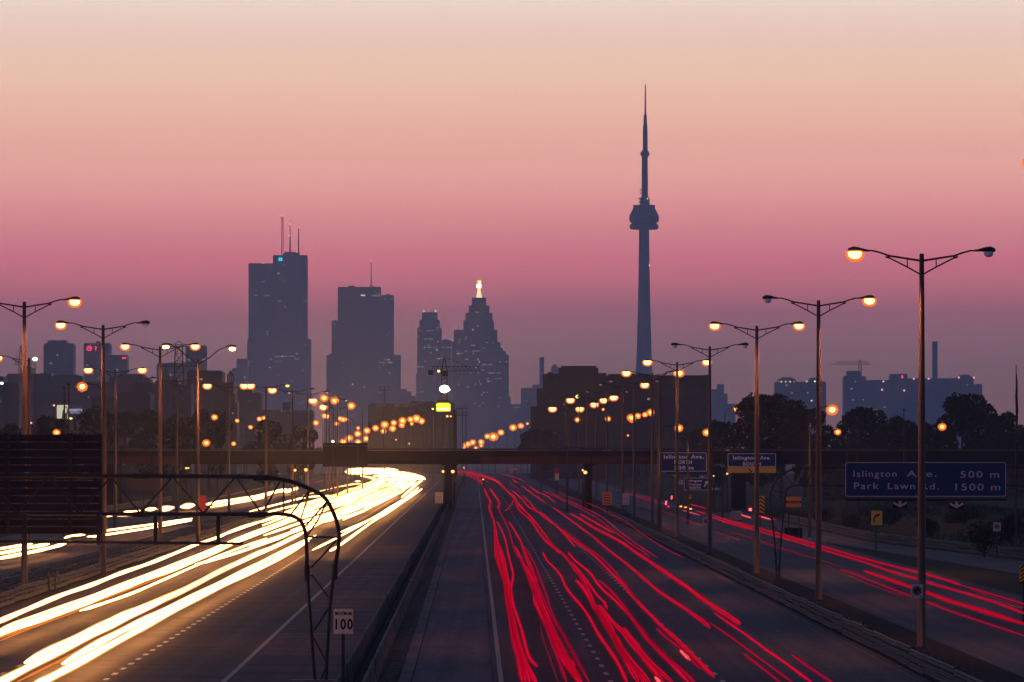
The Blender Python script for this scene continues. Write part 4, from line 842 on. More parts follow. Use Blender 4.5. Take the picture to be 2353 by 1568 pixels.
sg += [((645,1103),(603,1180)),((652,1104),(652,1180)),((713,1124),(668,1183)),((713,1124),(690,1197)),((752,1152),(699,1213)),((752,1152),(728,1200)),((728,1200),(702,1236)),((707,1234),(776,1235)),((772,1243),(715,1305)),((716,1321),(760,1379)),((757,1395),(721,1450)),((721,1466),(750,1521)),((750,1528),(727,1590))]
webs(t, sg, D, ox, .030)
part('light_bar', MB().tube([(X(-160,D)-ox,-.5,Z(1243,D)),(X(560,D)-ox,-.5,Z(1249,D))], .05, 8), 'dark_steel', t)
for u_ in (359, 503, 228, 60): part('hanger', MB().box(X(u_-4.5,D)-ox,X(u_+4.5,D)-ox,-.55,-.45,Z(1252,D),Z(1178,D)), 'dark_steel', t)
part('footing', MB().box(-1.0,1.0,-.5,.5,0,.12), 'concrete', t)
D = 246.2; t = thing('road_sign', 'huge dark back of a planked sign cut by the left edge', 'sign', (X(115,D), D, Z(1227,D))); s_ = D/F
zb_ = 0
for k in range(13):
    h_ = 230/13*s_; part('plank', MB().prism([(-200*s_,k*h_),(-200*s_,(k+1)*h_-.03),(120*s_,(k+1)*h_-.03),(120*s_,k*h_)], 0, .05).box(-200*s_,120*s_,-.045,0,k*h_+.01,k*h_+.06), 'panel_back', t)
for u_ in (16.5, 161, 233): part('stiffener', MB().box((u_-5.5-115)*s_,(u_+5.5-115)*s_ if u_ < 230 else 120.2*s_,-.16,-.05,0,231*s_), 'panel_back', t)
t = thing('road_sign', 'small dark sign post standing before the left guard rail', 'sign post', (X(120,375), 375, 0)); part('post', MB().tube([(-.09,0,0),(-.22,0,1.6)], .05, 6).tube([(.09,0,0),(.22,0,1.6)], .05, 6), 'dark_steel', t); part('crossbar', MB().box(-.25,.25,-.04,.04,1.5,1.62), 'dark_steel', t)
D = 435; ox = X(1787,D)
t = thing('sign_gantry', 'black arched tubular gantry carrying the blue distance sign', 'gantry', (ox, D, 0))
chord(t, [(2440,1074),(2200,1074),(2000,1074),(1867,1075.5),(1827.5,1077.7),(1801,1088.7),(1781,1108.5),(1771,1132.7),(1770.5,1165.6),(1776,1207),(1781,1262),(1786,1340)], D, ox, .06, 'steel')
chord(t, [(2440,1116),(2200,1116),(2000,1116),(1867,1116),(1830,1116),(1812,1121.7),(1805.5,1135),(1803,1165.6),(1798,1207),(1793,1262),(1790.5,1340)], D, ox, .055, 'steel')
sg = [((1801,1088.7),(1825,1117)),((1827,1077.7),(1825,1117)),((1781,1108.5),(1808,1128)),((1772,1128),(1806,1133)),((1771,1135),(1803,1160)),((1803,1165),(1776,1200)),((1776,1207),(1796,1228)),((1796,1234),(1780,1255)),((1780,1262),(1792,1285)),((1792,1288),(1785,1320))]
for k in range(14): a = 1827+k*44; sg.append(((a,1076),(a+22,1116))); sg.append(((a+22,1116),(a+44,1075)))
webs(t, sg, D, ox, .022, 'steel')

# ---------------------------------------------------------------- signs
def rrect(x0, x1, z0, z1, r):
    p = []
    for cx_, cz_, a0 in ((x1-r,z1-r,0),(x0+r,z1-r,90),(x0+r,z0+r,180),(x1-r,z0+r,270)):
        for k in range(4): a = math.radians(a0+k*30); p.append((cx_+r*math.cos(a), cz_+r*math.sin(a)))
    return p
def sign(label, u0, u1, v0, v1, D, m, border=None, posts=(), name='road_sign', post_m='galv', bw=1.6, cat='sign', ground=0):
    s = D/F; uc = (u0+u1)/2; t = thing(name, label, cat, (X(uc,D), D, ground)); x0, x1 = (u0-uc)*s, (u1-uc)*s; z0, z1 = Z(v1,D)-ground, Z(v0,D)-ground; r = min(x1-x0, z1-z0)*.07
    part('panel', MB().prism(rrect(x0,x1,z0,z1,r), -.02, .02), m, t)
    if border:
        a, b = rrect(x0+.01,x1-.01,z0+.01,z1-.01,r), rrect(x0+bw*s,x1-bw*s,z0+bw*s,z1-bw*s,r*.7); n = len(a)
        part('border', MB().add([(x,-.026,z) for x,z in a]+[(x,-.026,z) for x,z in b], [(i,(i+1)%n,n+(i+1)%n,n+i) for i in range(n)]), border, t)
    for pu in posts: part('post', MB().box((pu-uc)*s-.05,(pu-uc)*s+.05,.03,.11,0,z1-.1), post_m, t)
    t['_uc'] = uc; t['_D'] = D; t['_g'] = ground
    return t
def stext(t, s_, u0, u1, vb, cap, m='sign_white', bold=.005):
    D = t['_D']; text(s_, t, X((u0+u1)/2,D)-X(t['_uc'],D), Z(vb,D)-t['_g'], -.03, cap*D/F, m, (u1-u0)*D/F, bold)
def spoly(t, pts, m, name='symbol', y=-.03):
    D = t['_D']; part(name, MB().prism([(X(a,D)-X(t['_uc'],D), Z(b,D)-t['_g']) for a,b in pts], y, y+.008), m, t)
def down_arrow(t, u, v, k=1.0, m='sign_white'):
    q = lambda a, b: (u+a*k, v+b*k)
    D = t['_D']; spoly(t, [q(-16,-7),(u-16*k,v+9*k),(u+16*k,v+9*k),q(16,-7)], 'black', 'arrow_plate', .0)
    spoly(t, [q(-14,-6),q(-15,-1),q(0,7),q(0,2)], m, 'arrow'); spoly(t, [q(0,2),q(0,7),q(15,-1),q(14,-6)], m, 'arrow'); spoly(t, [q(-3,-7),q(-3,2),q(3,2),q(3,-7)], m, 'arrow_stem')
t = sign('wide blue overhead distance sign with two lines of white text', 1942, 2312, 1062, 1142, 434.4, 'sign_blue', 'sign_white', bw=2.0)
stext(t, 'Islington', 1961, 2060, 1096, 14.5); stext(t, 'Ave.', 2084, 2153, 1096, 14.5); stext(t, '500 m', 2207, 2296, 1098, 15.5)
stext(t, 'Park', 1961, 2018, 1124, 15); stext(t, 'Lawn', 2040, 2102, 1124, 14.5); stext(t, 'Rd.', 2116, 2157, 1125, 14.5); stext(t, '1500 m', 2193, 2296, 1127, 15.5)
down_arrow(t, 2068, 1159, 1.05); down_arrow(t, 2198, 1161, 1.05)
part('walkway', MB().box(X(1942,434.4)-X(2127,434.4),X(2312,434.4)-X(2127,434.4),-.1,1.0,Z(1151,434.4),Z(1146,434.4)), 'black', t)
t = sign('blue sign for the north exit with a 300 metre distance', 1515, 1624, 1040, 1084, 948.8, 'sign_blue', 'sign_bright', bw=1.4)
stext(t, 'Islington Ave.', 1525, 1617, 1054, 8.5, 'sign_bright', .06); stext(t, 'NORTH', 1549, 1590, 1066, 7.5, 'sign_bright', .06); stext(t, '300 m', 1549, 1594, 1079, 7.8, 'sign_bright', .06)
down_arrow(t, 1551, 1094, .5); down_arrow(t, 1614, 1095, .5); part('hanger', MB().box(X(1530,949)-X(1569.5,949),X(1612,949)-X(1569.5,949),.03,.2,Z(1090,949),Z(1084,949)), 'dark_steel', t)
t = sign('blue sign for the south exit with a yellow strip below', 1672, 1783, 1042, 1073, 948.8, 'sign_blue', 'sign_bright', bw=1.4)
stext(t, 'Islington', 1684, 1738, 1056, 7.6, 'sign_bright', .06); stext(t, 'Ave.', 1747, 1771, 1056, 7.6, 'sign_bright', .06); stext(t, 'SOUTH', 1707, 1749, 1070, 7.6, 'sign_bright', .06)
spoly(t, [(1672,1073.5),(1672,1087),(1783,1087),(1783,1073.5)], 'sign_yellow', 'yellow_strip', -.02); spoly(t, [(1721,1076),(1719,1078),(1726,1084),(1720,1084.5),(1720,1086),(1729,1085.5),(1729,1079),(1727.5,1079),(1727.5,1082.5)], 'black', 'arrow', -.034)
t = sign('small blue roadside exit sign with a slanting white arrow', 1572, 1634, 1098, 1127, 900, 'sign_blue', 'sign_bright', (1580,1626), bw=1.2)
stext(t, 'Islington', 1579, 1613, 1107.5, 5, 'sign_bright', .06); stext(t, 'Avenue', 1582, 1611, 1115.5, 5, 'sign_bright', .06); stext(t, 'NORTH', 1582, 1610, 1123.5, 5.2, 'sign_bright', .06)
spoly(t, [(1617,1118),(1622,1108.5),(1619.5,1109),(1619,1107),(1626,1105.5),(1626.5,1112),(1624.8,1112),(1624.5,1110),(1619.5,1120)], 'sign_bright', 'arrow')
t = sign('small grey white plate left of the small blue exit sign', 1557, 1571, 1102, 1114, 905, 'sign_white', 'black', (1564,), bw=.8); stext(t, 'EXIT', 1559, 1569, 1108, 3, 'black')
t = sign('square white speed limit sign reading maximum 100', 766, 811.5, 1400, 1457, 228, 'sign_warm_lit', 'black', (788.5,), bw=1.0, ground=.0)
stext(t, 'MAXIMUM', 770, 808, 1413.5, 7.4, 'black', .04); stext(t, '100', 768.5, 808.5, 1446, 23.5, 'black', .035)
spoly(t, [(788,1402.5),(787.2,1404),(788,1405.5),(789.2,1404)], 'black', 'bolt'); spoly(t, [(788,1451.5),(787,1453),(788,1454.5),(789.4,1453)], 'black', 'bolt')
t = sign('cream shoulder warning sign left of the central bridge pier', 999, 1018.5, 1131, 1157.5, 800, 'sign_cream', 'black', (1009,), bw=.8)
for k, s_ in enumerate(('DO NOT','DRIVE','ON','PAVED')): stext(t, s_, 1003 if k != 2 else 1006, 1015 if k != 2 else 1012, 1138+k*5.8, 3.4, 'black')
t = sign('orange work zone sign right of the right bridge pier', 1384, 1406, 1131, 1161, 800, 'sign_orange', None, (1395,)); 
for k in range(4): spoly(t, [(1387,1137+k*6),(1387,1139.5+k*6),(1403,1139.5+k*6),(1403,1137+k*6)], 'red_paint', 'text_line')
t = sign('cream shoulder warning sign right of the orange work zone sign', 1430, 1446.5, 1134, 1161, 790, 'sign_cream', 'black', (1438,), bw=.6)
for k, s_ in enumerate(('DO NOT','DRIVE','ON','PAVED')): stext(t, s_, 1433 if k != 2 else 1435, 1444 if k != 2 else 1441, 1141+k*5.8, 3.2, 'black')
sign('small dull red plate under the far right bridge span', 1274, 1284.5, 1077, 1087.5, 1180, 'red_paint', None, (1279,)); sign('small cream plate below the dull red plate', 1275, 1284.5, 1088.5, 1104, 1178, 'sign_cream', None, (1280,))
sign('tiny orange plate under the bridge above the red bend', 1175, 1187, 1076, 1080.5, 1500, 'sign_orange', None, (1181,))
t = sign('tall yellow and black chevron board behind the third right lamp post', 1738, 1757, 1140, 1176, 720, 'sign_yellow', None, (1747,))
for k in range(4): v = 1141.5+k*8.8; spoly(t, [(1738.3,v+7),(1747.5,v),(1756.7,v+7),(1756.7,v+10.5),(1747.5,v+3.6),(1738.3,v+10.5)][::-1], 'black', 'chevron')
t = sign('orange plate with a black middle band right of the arched gantry leg', 1805.5, 1841.5, 1142, 1166, 640, 'sign_orange', None, (1812,1836)); spoly(t, [(1806,1151.5),(1806,1156.5),(1841,1156.5),(1841,1151.5)], 'black', 'band'); stext(t, 'DETOUR', 1810, 1838, 1156, 3.2, 'sign_yellow')
part('base', MB().box(-.75,.75,.12,.7,0,.9), 'black', t)
t = sign('yellow curve warning sign with a black bent arrow', 2002, 2027, 1174, 1207, 560, 'sign_yellow', None, (2013,)); spoly(t, [(2007,1201),(2007,1191),(2009.5,1186),(2014,1183.5),(2013.5,1180.5),(2022,1181.5),(2018,1188.5),(2016.5,1186),(2012.5,1188.5),(2010.5,1192),(2010.5,1201)], 'black', 'arrow')
def ringsign(label, u, v, k, D, posts=()):
    t = sign(label, u-14*k, u+14*k, v-16.5*k, v+16.5*k, D, 'sign_white', 'black', posts, bw=.7*k); s = D/F; zc = Z(v-1*k,D)
    for r0, r1, m_, nm in ((10.5,8.2,'black','outer_ring'),(7.0,0,'black','disc')):
        b = MB(); seg = 20
        for i in range(seg):
            a0, a1 = i*2*math.pi/seg, (i+1)*2*math.pi/seg
            b.prism([(math.cos(a)*r*k*s, zc+math.sin(a)*r*k*s) for a, r in ((a0,r0),(a1,r0),(a1,r1),(a0,r1))][::-1] if r1 else [(0,zc),(math.cos(a1)*r0*k*s,zc+math.sin(a1)*r0*k*s),(math.cos(a0)*r0*k*s,zc+math.sin(a0)*r0*k*s)], -.034, -.026)
        part(nm, b, 'black' if k >= 1 else 'red_paint', t)
    spoly(t, [(u-4.5*k,v-5*k),(u-3*k,v-6.5*k),(u+5*k,v+3*k),(u+3.5*k,v+4.5*k)][::-1], 'red_paint', 'slash', -.04)
    for du in (-9,9): spoly(t, [(u+du*k-1.6*k,v+12.6*k),(u+du*k,v+11*k),(u+du*k+1.6*k,v+12.6*k),(u+du*k,v+14.2*k)][::-1], 'black', 'arrow', -.034)
ringsign('white plate with a ringed symbol strapped to the nearest right lamp post', 2107, 1358.5, 1.0, 287.6)
ringsign('small ringed plate strapped to the fourth right lamp post', 1622, 1198, .52, 553.4)
ringsign('small reddish ringed plate on a thin post on the right bank', 2291, 1211, .62, 520, (2291,))
t = sign('yellow and black striped board cut by the right edge', 2343, 2362, 1300, 1337, 330, 'sign_yellow', None, (2352,))
for k in range(5): v = 1298+k*8.5; spoly(t, [(2343.3,v+8),(2352,v+1),(2361.7,v+8),(2361.7,v+12),(2352,v+5),(2343.3,v+12)][::-1], 'black', 'chevron')
sign('dim brown back of a sign under the left bridge span', 296, 386, 1100, 1129, 860, 'brown_board', 'galv', (330,), bw=1.2); sign('reddish sign back among the left headlight streaks', 453, 473.5, 1139, 1174, 640, 'red_paint', None, (463,))
t = sign('small yellow striped board left of the fourth right lamp post', 1579, 1588, 1137, 1147, 820, 'sign_yellow', None, (1583,)); spoly(t, [(1579.4,1142),(1587,1138.5),(1587,1140.5),(1579.4,1144)][::-1], 'black', 'stripe')
for u0, u1, v0, v1, lab in ((1296,1343,1026.5,1042,'far blue sign with a white outline just above the bridge rail'),(1372,1416,1030,1042,'far low blue sign right of the outlined one'),(1418,1489,1034,1047,'long far blue sign above the bridge rail')):
    t = sign(lab, u0, u1, v0, v1, 1250, 'sign_blue', 'galv', (u0+4,u1-4), bw=.9)
    for a, b_ in ((.25,.5),(.55,.75)): spoly(t, [(u0+(u1-u0)*a,v0+4),(u0+(u1-u0)*a,v0+6.5),(u0+(u1-u0)*b_,v0+6.5),(u0+(u1-u0)*b_,v0+4)], 'sign_white', 'text_line')
# traffic drums
for k, u in enumerate((1685, 1692, 1699)):
    D = 800; t = thing('traffic_drum', ('left','middle','right')[k]+' orange and white drum beside the red tail lights', 'drum', (X(u,D), D, 0), 'work zone drums'); s_ = D/F
    part('body', MB().lathe([(.30,0),(.28,.3),(.26,.6),(.24,.9),(.1,.95)], n=14), 'sign_orange', t)
    for z_ in (.22,.5,.76): part('band', MB().lathe([(.295,0),(.285,.1)], (0,0,z_), 14), 'sign_white', t)
    part('base', MB().lathe([(.38,0),(.36,.06)], n=14), 'black', t)
# parked car, seen from the front, on the far right bank
t = thing('parked_car', 'dim parked car below the small blue exit sign', 'car', (X(1644,1200), 1200, 0))
part('body', MB().prism([(-.88,.25),(-.92,.75),(-.80,.98),(.80,.98),(.92,.75),(.88,.25)][::-1], -.1, 4.0).prism([(-.78,.98),(-.58,1.42),(.58,1.42),(.78,.98)][::-1], .9, 3.2), 'dark_steel', t)
part('windscreen', MB().prism([(-.70,1.0),(-.54,1.36),(.54,1.36),(.70,1.0)][::-1], .86, .9), 'lens_off', t)
for x_ in (-.68,.68): part('headlight', MB().lathe([(0,-.07),(.11,0),(0,.07)], (x_,-.12,.66), 8), 'lens_off', t)
for x_ in (-.8,.8):
    for y_ in (.5,3.2): part('wheel', MB().tube([(x_-.1,y_,.3),(x_+.1,y_,.3)], .3, 12), 'black', t)

# ---------------------------------------------------------------- light trails
RK = .62
def trail(pts, conv, h, m, r, label, group, name='light_trail', jit=0, flat=1.0):
    P_ = cr([conv(*p) for p in pts], 7); W3 = []; R = []; hd = 'head' in m
    for a, b in P_:
        Dd = F*(CZ-h)/(b-CH); W3.append((X(a,Dd), Dd, h)); R.append(max(r*(HK if hd else RK), Dd*r*1.0e-3*(1.7 if hd else .80))*(1+.10*math.sin(len(R)*.7+r*90)))
    n_ = len(R); R = [q*min(1, .35+i*.22, .35+(n_-1-i)*.22) for i, q in enumerate(R)]
    for e in (0, -1):       # streaks that leave the picture at the bottom run on towards the eye
        if P_[e][1] > 1562 and hd:
            q = W3[e]; k = [(q[0]+.005*(q[1]-y_), y_, h) for y_ in (190, 150, 110)]
            W3 = (k[::-1]+W3) if e == 0 else (W3+k); R = ([R[e]]*3+R) if e == 0 else (R+[R[e]]*3)
    o0 = W3[0]; L = [(p[0]-o0[0], p[1]-o0[1], 0) for p in W3]
    mb = MB()
    if m == 'tail' and r >= .07:      # several lamps ran along here: two or three fine lines side by side
        for d_, ph in ((-.9, 0), (.95, 2), (.1, 4)) if r > .08 else ((-.75, 0), (.8, 2)):
            mb.tube([(q[0]+R[i]*(d_+.35*math.sin(i*.21+ph)), q[1], q[2]+.01*ph) for i, q in enumerate(L)], [q*.42 for q in R], 6)
    else: mb.tube(L, R, 7, flat=flat)
    o = put(name, mb.mesh(name, m, True), None, o0); tag(o, label, 'light trail', group)
    em = {'tail':'tail_fringe','tail_mid':'tail_fringe','tail_soft':'tail_fringe_soft','tail_hot':'tail_fringe','head_trail':'head_fringe'}.get(m)
    if em: part('glow_fringe', MB().tube(L, [q*(1.45 if hd else 2.1) for q in R], 8, flat=flat), em, o, True)  # translucent glowing shell paints a bloom fringe round the streak
    return o
HK = 1.15
c4 = lambda x, y: (976.6+x/3.1016, 1062.8+y/3.1016)
c7 = lambda x, y: (1608.6+x*.3164, 1149+y*.3164)
c5 = lambda x, y: (1436.2+x*.2198, 976.6+y*.2198)
c2 = lambda x, y: (x/3.1016, 1062.8+y/3.1016)
c3 = lambda x, y: (574.5+x/3.1016, 1062.8+y/3.1016)
GT = 'red tail light streaks on the main road'; T_, S_, H_, Dm = 'tail', 'tail_soft', 'tail_hot', 'tail_dim'
RED = [
 ([(235,70),(300,78),(370,105),(410,155)],T_,.07,'red streak hugging the inner side of the far bend'),
 ([(235,80),(300,92),(360,120),(405,160)],S_,.07,'dimmer red streak lowest on the far bend'),
 ([(420,185),(440,235),(465,280),(458,330),(480,390),(495,440),(500,560),(510,680),(550,790),(575,880),(580,960),(610,1080),(620,1190),(640,1300),(670,1420),(695,1568)],T_,.075,'leftmost long red streak beside the yellow edge line'),
 ([(430,185),(452,240),(475,285),(468,330),(486,390)],S_,.05,'short kinked red streak doubling the leftmost one'),
 ([(460,185),(490,230),(525,280),(515,330)],T_,.06,'short kinked red streak second from the left near the bridge'),
 ([(468,185),(500,232),(534,285),(530,340),(570,420),(600,490),(625,580),(650,650),(700,720),(730,800),(760,870),(800,1000),(840,1090),(870,1190),(900,1280),(940,1380),(1010,1568)],S_,.07,'long soft red streak along the right side of the first lane'),
 ([(512,420),(545,480),(575,560),(595,660),(615,740),(628,800),(615,900),(625,1000),(650,1080),(690,1200),(720,1320),(750,1400),(800,1455)],T_,.06,'bowed red streak bulging right in the first lane'),
 ([(497,440),(520,580),(560,680),(580,800),(600,900),(605,1020),(625,1150),(670,1300),(720,1450),(790,1568)],T_,.085,'thick red streak woven into the leftmost bundle'),
 ([(500,500),(535,640),(570,780),(590,950),(640,1200),(700,1400),(745,1568)],T_,.085,'thick inner red streak of the leftmost bundle'),
 ([(505,560),(525,700),(560,820),(590,1000),(630,1230),(690,1440),(720,1568)],T_,.07,'red streak crossing low in the leftmost bundle'),
 ([(595,420),(640,490),(680,560),(710,640),(760,760),(780,850),(800,950),(840,1060),(900,1180),(960,1310),(1010,1390),(1070,1450)],T_,.07,'red streak starting beside the dashed line and ending before the frame'),
 ([(710,600),(780,720),(840,880),(870,960),(895,1050),(950,1160),(1010,1270),(1080,1400),(1170,1568)],S_,.06,'outermost red streak beside the first dashed line'),
 ([(640,600),(690,700),(740,820),(780,920),(790,1000),(850,1130),(920,1260),(990,1400),(1060,1500),(1100,1568)],T_,.085,'thick red streak through the middle of the second bundle'),
 ([(720,740),(770,860),(830,1040),(910,1230),(980,1400),(1110,1568)],T_,.085,'thick straight red streak of the second bundle'),
 ([(700,620),(735,720),(790,830),(810,930),(860,1060),(940,1240),(1010,1380),(1120,1568)],T_,.06,'thin red streak weaving over the second bundle'),
 ([(780,820),(840,960),(880,1050),(930,1140),(990,1240),(1060,1370),(1130,1500)],S_,.06,'soft red streak on the right of the second bundle'),
 ([(820,1160),(850,1280),(900,1420),(950,1568)],Dm,.05,'dim red streak inside the first lane near the frame'),
 ([(235,62),(320,68),(400,90),(470,110),(530,145),(560,180),(600,215),(640,250),(655,310),(680,350),(740,400),(780,450),(820,510),(870,570),(920,610),(980,650),(1040,720),(1080,780),(1130,840),(1170,920),(1200,1000),(1260,1080),(1330,1190),(1370,1300),(1450,1420),(1570,1568)],T_,.075,'longest red streak running from the far bend to the frame'),
 ([(240,66),(330,76),(420,104),(500,132),(545,168)],T_,.075,'bright upper red streak on the far bend'),
 ([(300,80),(400,104),(455,150)],S_,.05,'short red streak dipping from the far bend'),
 ([(638,250),(622,290),(595,325),(568,346)],T_,.045,'small hooked red streak cutting across the second lane'),
 ([(650,260),(680,320),(750,380),(800,440),(850,510),(910,590),(970,640),(1020,690),(1070,740),(1120,800),(1180,880),(1230,950),(1280,1000),(1297,1045)],T_,.055,'wavy red streak ending in a hook in the second lane'),
 ([(560,170),(590,210),(650,270),(700,330),(760,400),(830,480),(900,580),(960,650)],T_,.065,'red streak twisting with the longest one'),
 ([(840,640),(870,700),(920,750),(970,810),(1000,880),(1050,950),(1120,1030),(1180,1120),(1240,1230),(1310,1330),(1380,1440),(1440,1568)],T_,.06,'single wavy red streak right of the first dashed line'),
 ([(1020,640),(1060,690),(1120,740),(1180,790),(1220,850),(1270,910),(1340,970),(1420,1050),(1490,1130),(1560,1230),(1640,1320),(1730,1410),(1880,1568)],T_,.065,'red streak bowing from the second lane to the lower right'),
 ([(990,650),(1050,730),(1110,830),(1160,920)],S_,.05,'short soft red streak in the middle of the second lane'),
 ([(1075,840),(1130,900),(1180,980),(1240,1070),(1300,1170),(1370,1270),(1420,1380),(1520,1568)],T_,.085,'thick red streak starting midway in the second lane'),
 ([(1240,1020),(1290,1080),(1340,1140),(1400,1200),(1470,1290),(1560,1400),(1700,1568)],T_,.075,'red streak starting low in the second lane bundle'),
 ([(1410,1180),(1460,1240),(1530,1330),(1600,1420),(1760,1568)],T_,.075,'short thick red streak at the lower edge of the third bundle'),
 ([(1180,1000),(1260,1110),(1340,1240),(1440,1380),(1600,1568)],T_,.08,'broad red streak inside the third bundle'),
 ([(1200,1010),(1290,1160),(1370,1300),(1450,1430),(1560,1568)],T_,.06,'thin red streak along the left of the third bundle'),
 ([(700,240),(750,290),(790,340),(850,375),(910,430),(970,480),(1040,540),(1120,600),(1200,660),(1270,730),(1340,800),(1410,870),(1470,940),(1530,1010),(1620,1100),(1700,1180),(1780,1250),(1860,1330),(1960,1430),(2060,1530)],T_,.07,'long red streak along the right side of the third lane'),
 ([(960,465),(1040,520),(1130,590),(1220,650),(1300,720),(1380,810),(1450,900),(1520,1000)],S_,.06,'soft red streak doubling the long third lane one'),
 ([(620,200),(690,260),(740,320),(800,350),(860,400),(930,450),(1000,520),(1070,600)],T_,.06,'red streak ending midway in the third lane'),
 ([(720,250),(760,310),(790,360)],S_,.06,'short soft red streak before the bridge in the third lane'),
 ([(1240,840),(1310,900),(1390,990),(1470,1100),(1540,1190),(1620,1290),(1730,1400),(1850,1500),(1920,1568)],S_,.085,'thick soft red streak low in the third lane'),
 ([(1650,1180),(1720,1250),(1800,1310),(1870,1380),(1960,1470)],S_,.06,'short soft red streak low in the fourth lane'),
 ([(910,320),(980,370),(1050,420),(1130,480),(1210,540),(1290,610),(1380,680),(1470,750),(1550,820),(1640,900),(1740,970),(1850,1040),(1960,1120),(2030,1180)],T_,.07,'left one of the two straight red streaks in the fourth lane'),
 ([(1030,365),(1100,400),(1160,440),(1230,480),(1300,515),(1400,570),(1500,640),(1620,720),(1750,810),(1860,885),(1960,960),(2060,1030),(2170,1100),(2245,1155)],T_,.095,'thick right one of the two straight red streaks in the fourth lane'),
 ([(1100,365),(1180,410),(1260,455),(1345,505)],T_,.08,'short thick red streak above the fourth lane pair'),
 ([(1160,500),(1220,560),(1290,620),(1355,675)],Dm,.08,'dim red streak left of the fourth lane pair'),
 ([(690,165),(760,220),(820,260),(860,290)],T_,.05,'lower of two short red streaks under the right bridge span'),
 ([(740,165),(800,210),(870,240),(930,290)],T_,.05,'upper of two short red streaks under the right bridge span'),
 ([(840,205),(920,240),(1000,280),(1090,320),(1180,370),(1260,420),(1330,480),(1400,530),(1480,590),(1560,640),(1600,680)],S_,.055,'soft red streak left of the fifth lane pair'),
 ([(880,205),(980,260),(1080,300),(1190,350),(1290,410),(1360,470),(1450,540),(1550,610),(1655,680)],S_,.055,'soft red streak in the fifth lane pair'),
 ([(950,205),(1040,250),(1130,280),(1230,320),(1330,370),(1430,420),(1520,490),(1640,570),(1740,630),(1845,680)],S_,.035,'thin red streak nearest the right guard rail'),
 ([(600,140),(640,170),(680,215)],S_,.05,'tiny red streak in the third lane under the bridge'),
 ([(540,80),(600,95),(660,115),(730,145)],S_,.05,'upper tiny red streak beyond the bridge'),
 ([(620,118),(665,150)],T_,.06,'tiny bright red dash beyond the bridge'),
 ([(1820,1340),(1850,1370),(1890,1408)],H_,.08,'short white hot red dash low in the fourth lane'),
 ([(1640,1530),(1690,1585)],H_,.08,'short white hot red dash at the lower edge'),
]
for p, m_, r, lab in RED: trail(p, c4, .85, m_, r, lab, GT)
for p, m_, r, lab in [
 ([(100,820),(260,930),(350,990),(470,1080),(600,1170),(830,1340)],T_,.045,'thin red streak right of the wide empty lane'),
 ([(70,890),(230,1000),(350,1090),(500,1200),(690,1340)],S_,.045,'thin soft red streak left of the thin one in the wide empty lane'),
 ([(315,1115),(450,1220),(600,1340)],S_,.05,'short soft red streak at the bottom of the wide empty lane'),
 ([(660,1120),(800,1220),(980,1340)],S_,.055,'lone soft red streak nearest the guard rail at the bottom'),
 ([(0,850),(70,910)],S_,.055,'stub of a soft red streak ending in the fourth lane')]:
    trail(p, c7, .85, m_, r, lab, GT)
GC2 = 'red tail light streaks on the right collector road'
for p, m_, r, lab in [
 ([(280,165),(420,205),(560,240),(700,280),(830,320),(1100,400),(1300,455),(1560,520),(1640,540),(1800,585),(1900,620)],T_,.11,'upper bright red streak crossing behind the right lamp posts'),
 ([(560,252),(700,292),(900,352)],S_,.10,'short soft red streak between the upper collector pair'),
 ([(150,155),(360,210),(600,275),(830,345),(1000,395),(1200,455),(1400,525),(1560,570),(1650,600),(1900,670),(2100,730),(2400,840)],T_,.10,'second bright red streak crossing to the right edge'),
 ([(420,300),(600,360),(830,425),(1020,485)],Dm,.08,'dim red streak between the second and third right posts'),
 ([(1190,515),(1350,570),(1520,630),(1640,670),(1800,730),(2000,790),(2400,915)],T_,.14,'broad red streak passing behind the ringed plate'),
 ([(1020,505),(1200,570),(1400,650),(1520,695),(1640,740),(1800,800),(2000,870),(2400,1000)],S_,.09,'lower soft red streak passing under the ringed plate'),
 ([(1100,560),(1300,640),(1500,705)],Dm,.09,'dim red streak left of the ringed plate'),
 ([(1900,620),(2100,680),(2400,770)],S_,.10,'soft red streak reaching the right edge highest'),
 ([(1960,650),(2150,715),(2400,800)],Dm,.10,'dim red streak between the two at the right edge'),
 ([(900,470),(1020,520),(1200,590)],Dm,.06,'dim thin red streak right of the second right post')]:
    trail(p, c7, .85, m_ if m_ != 'tail' else 'tail_mid', r*.60, lab, GC2)
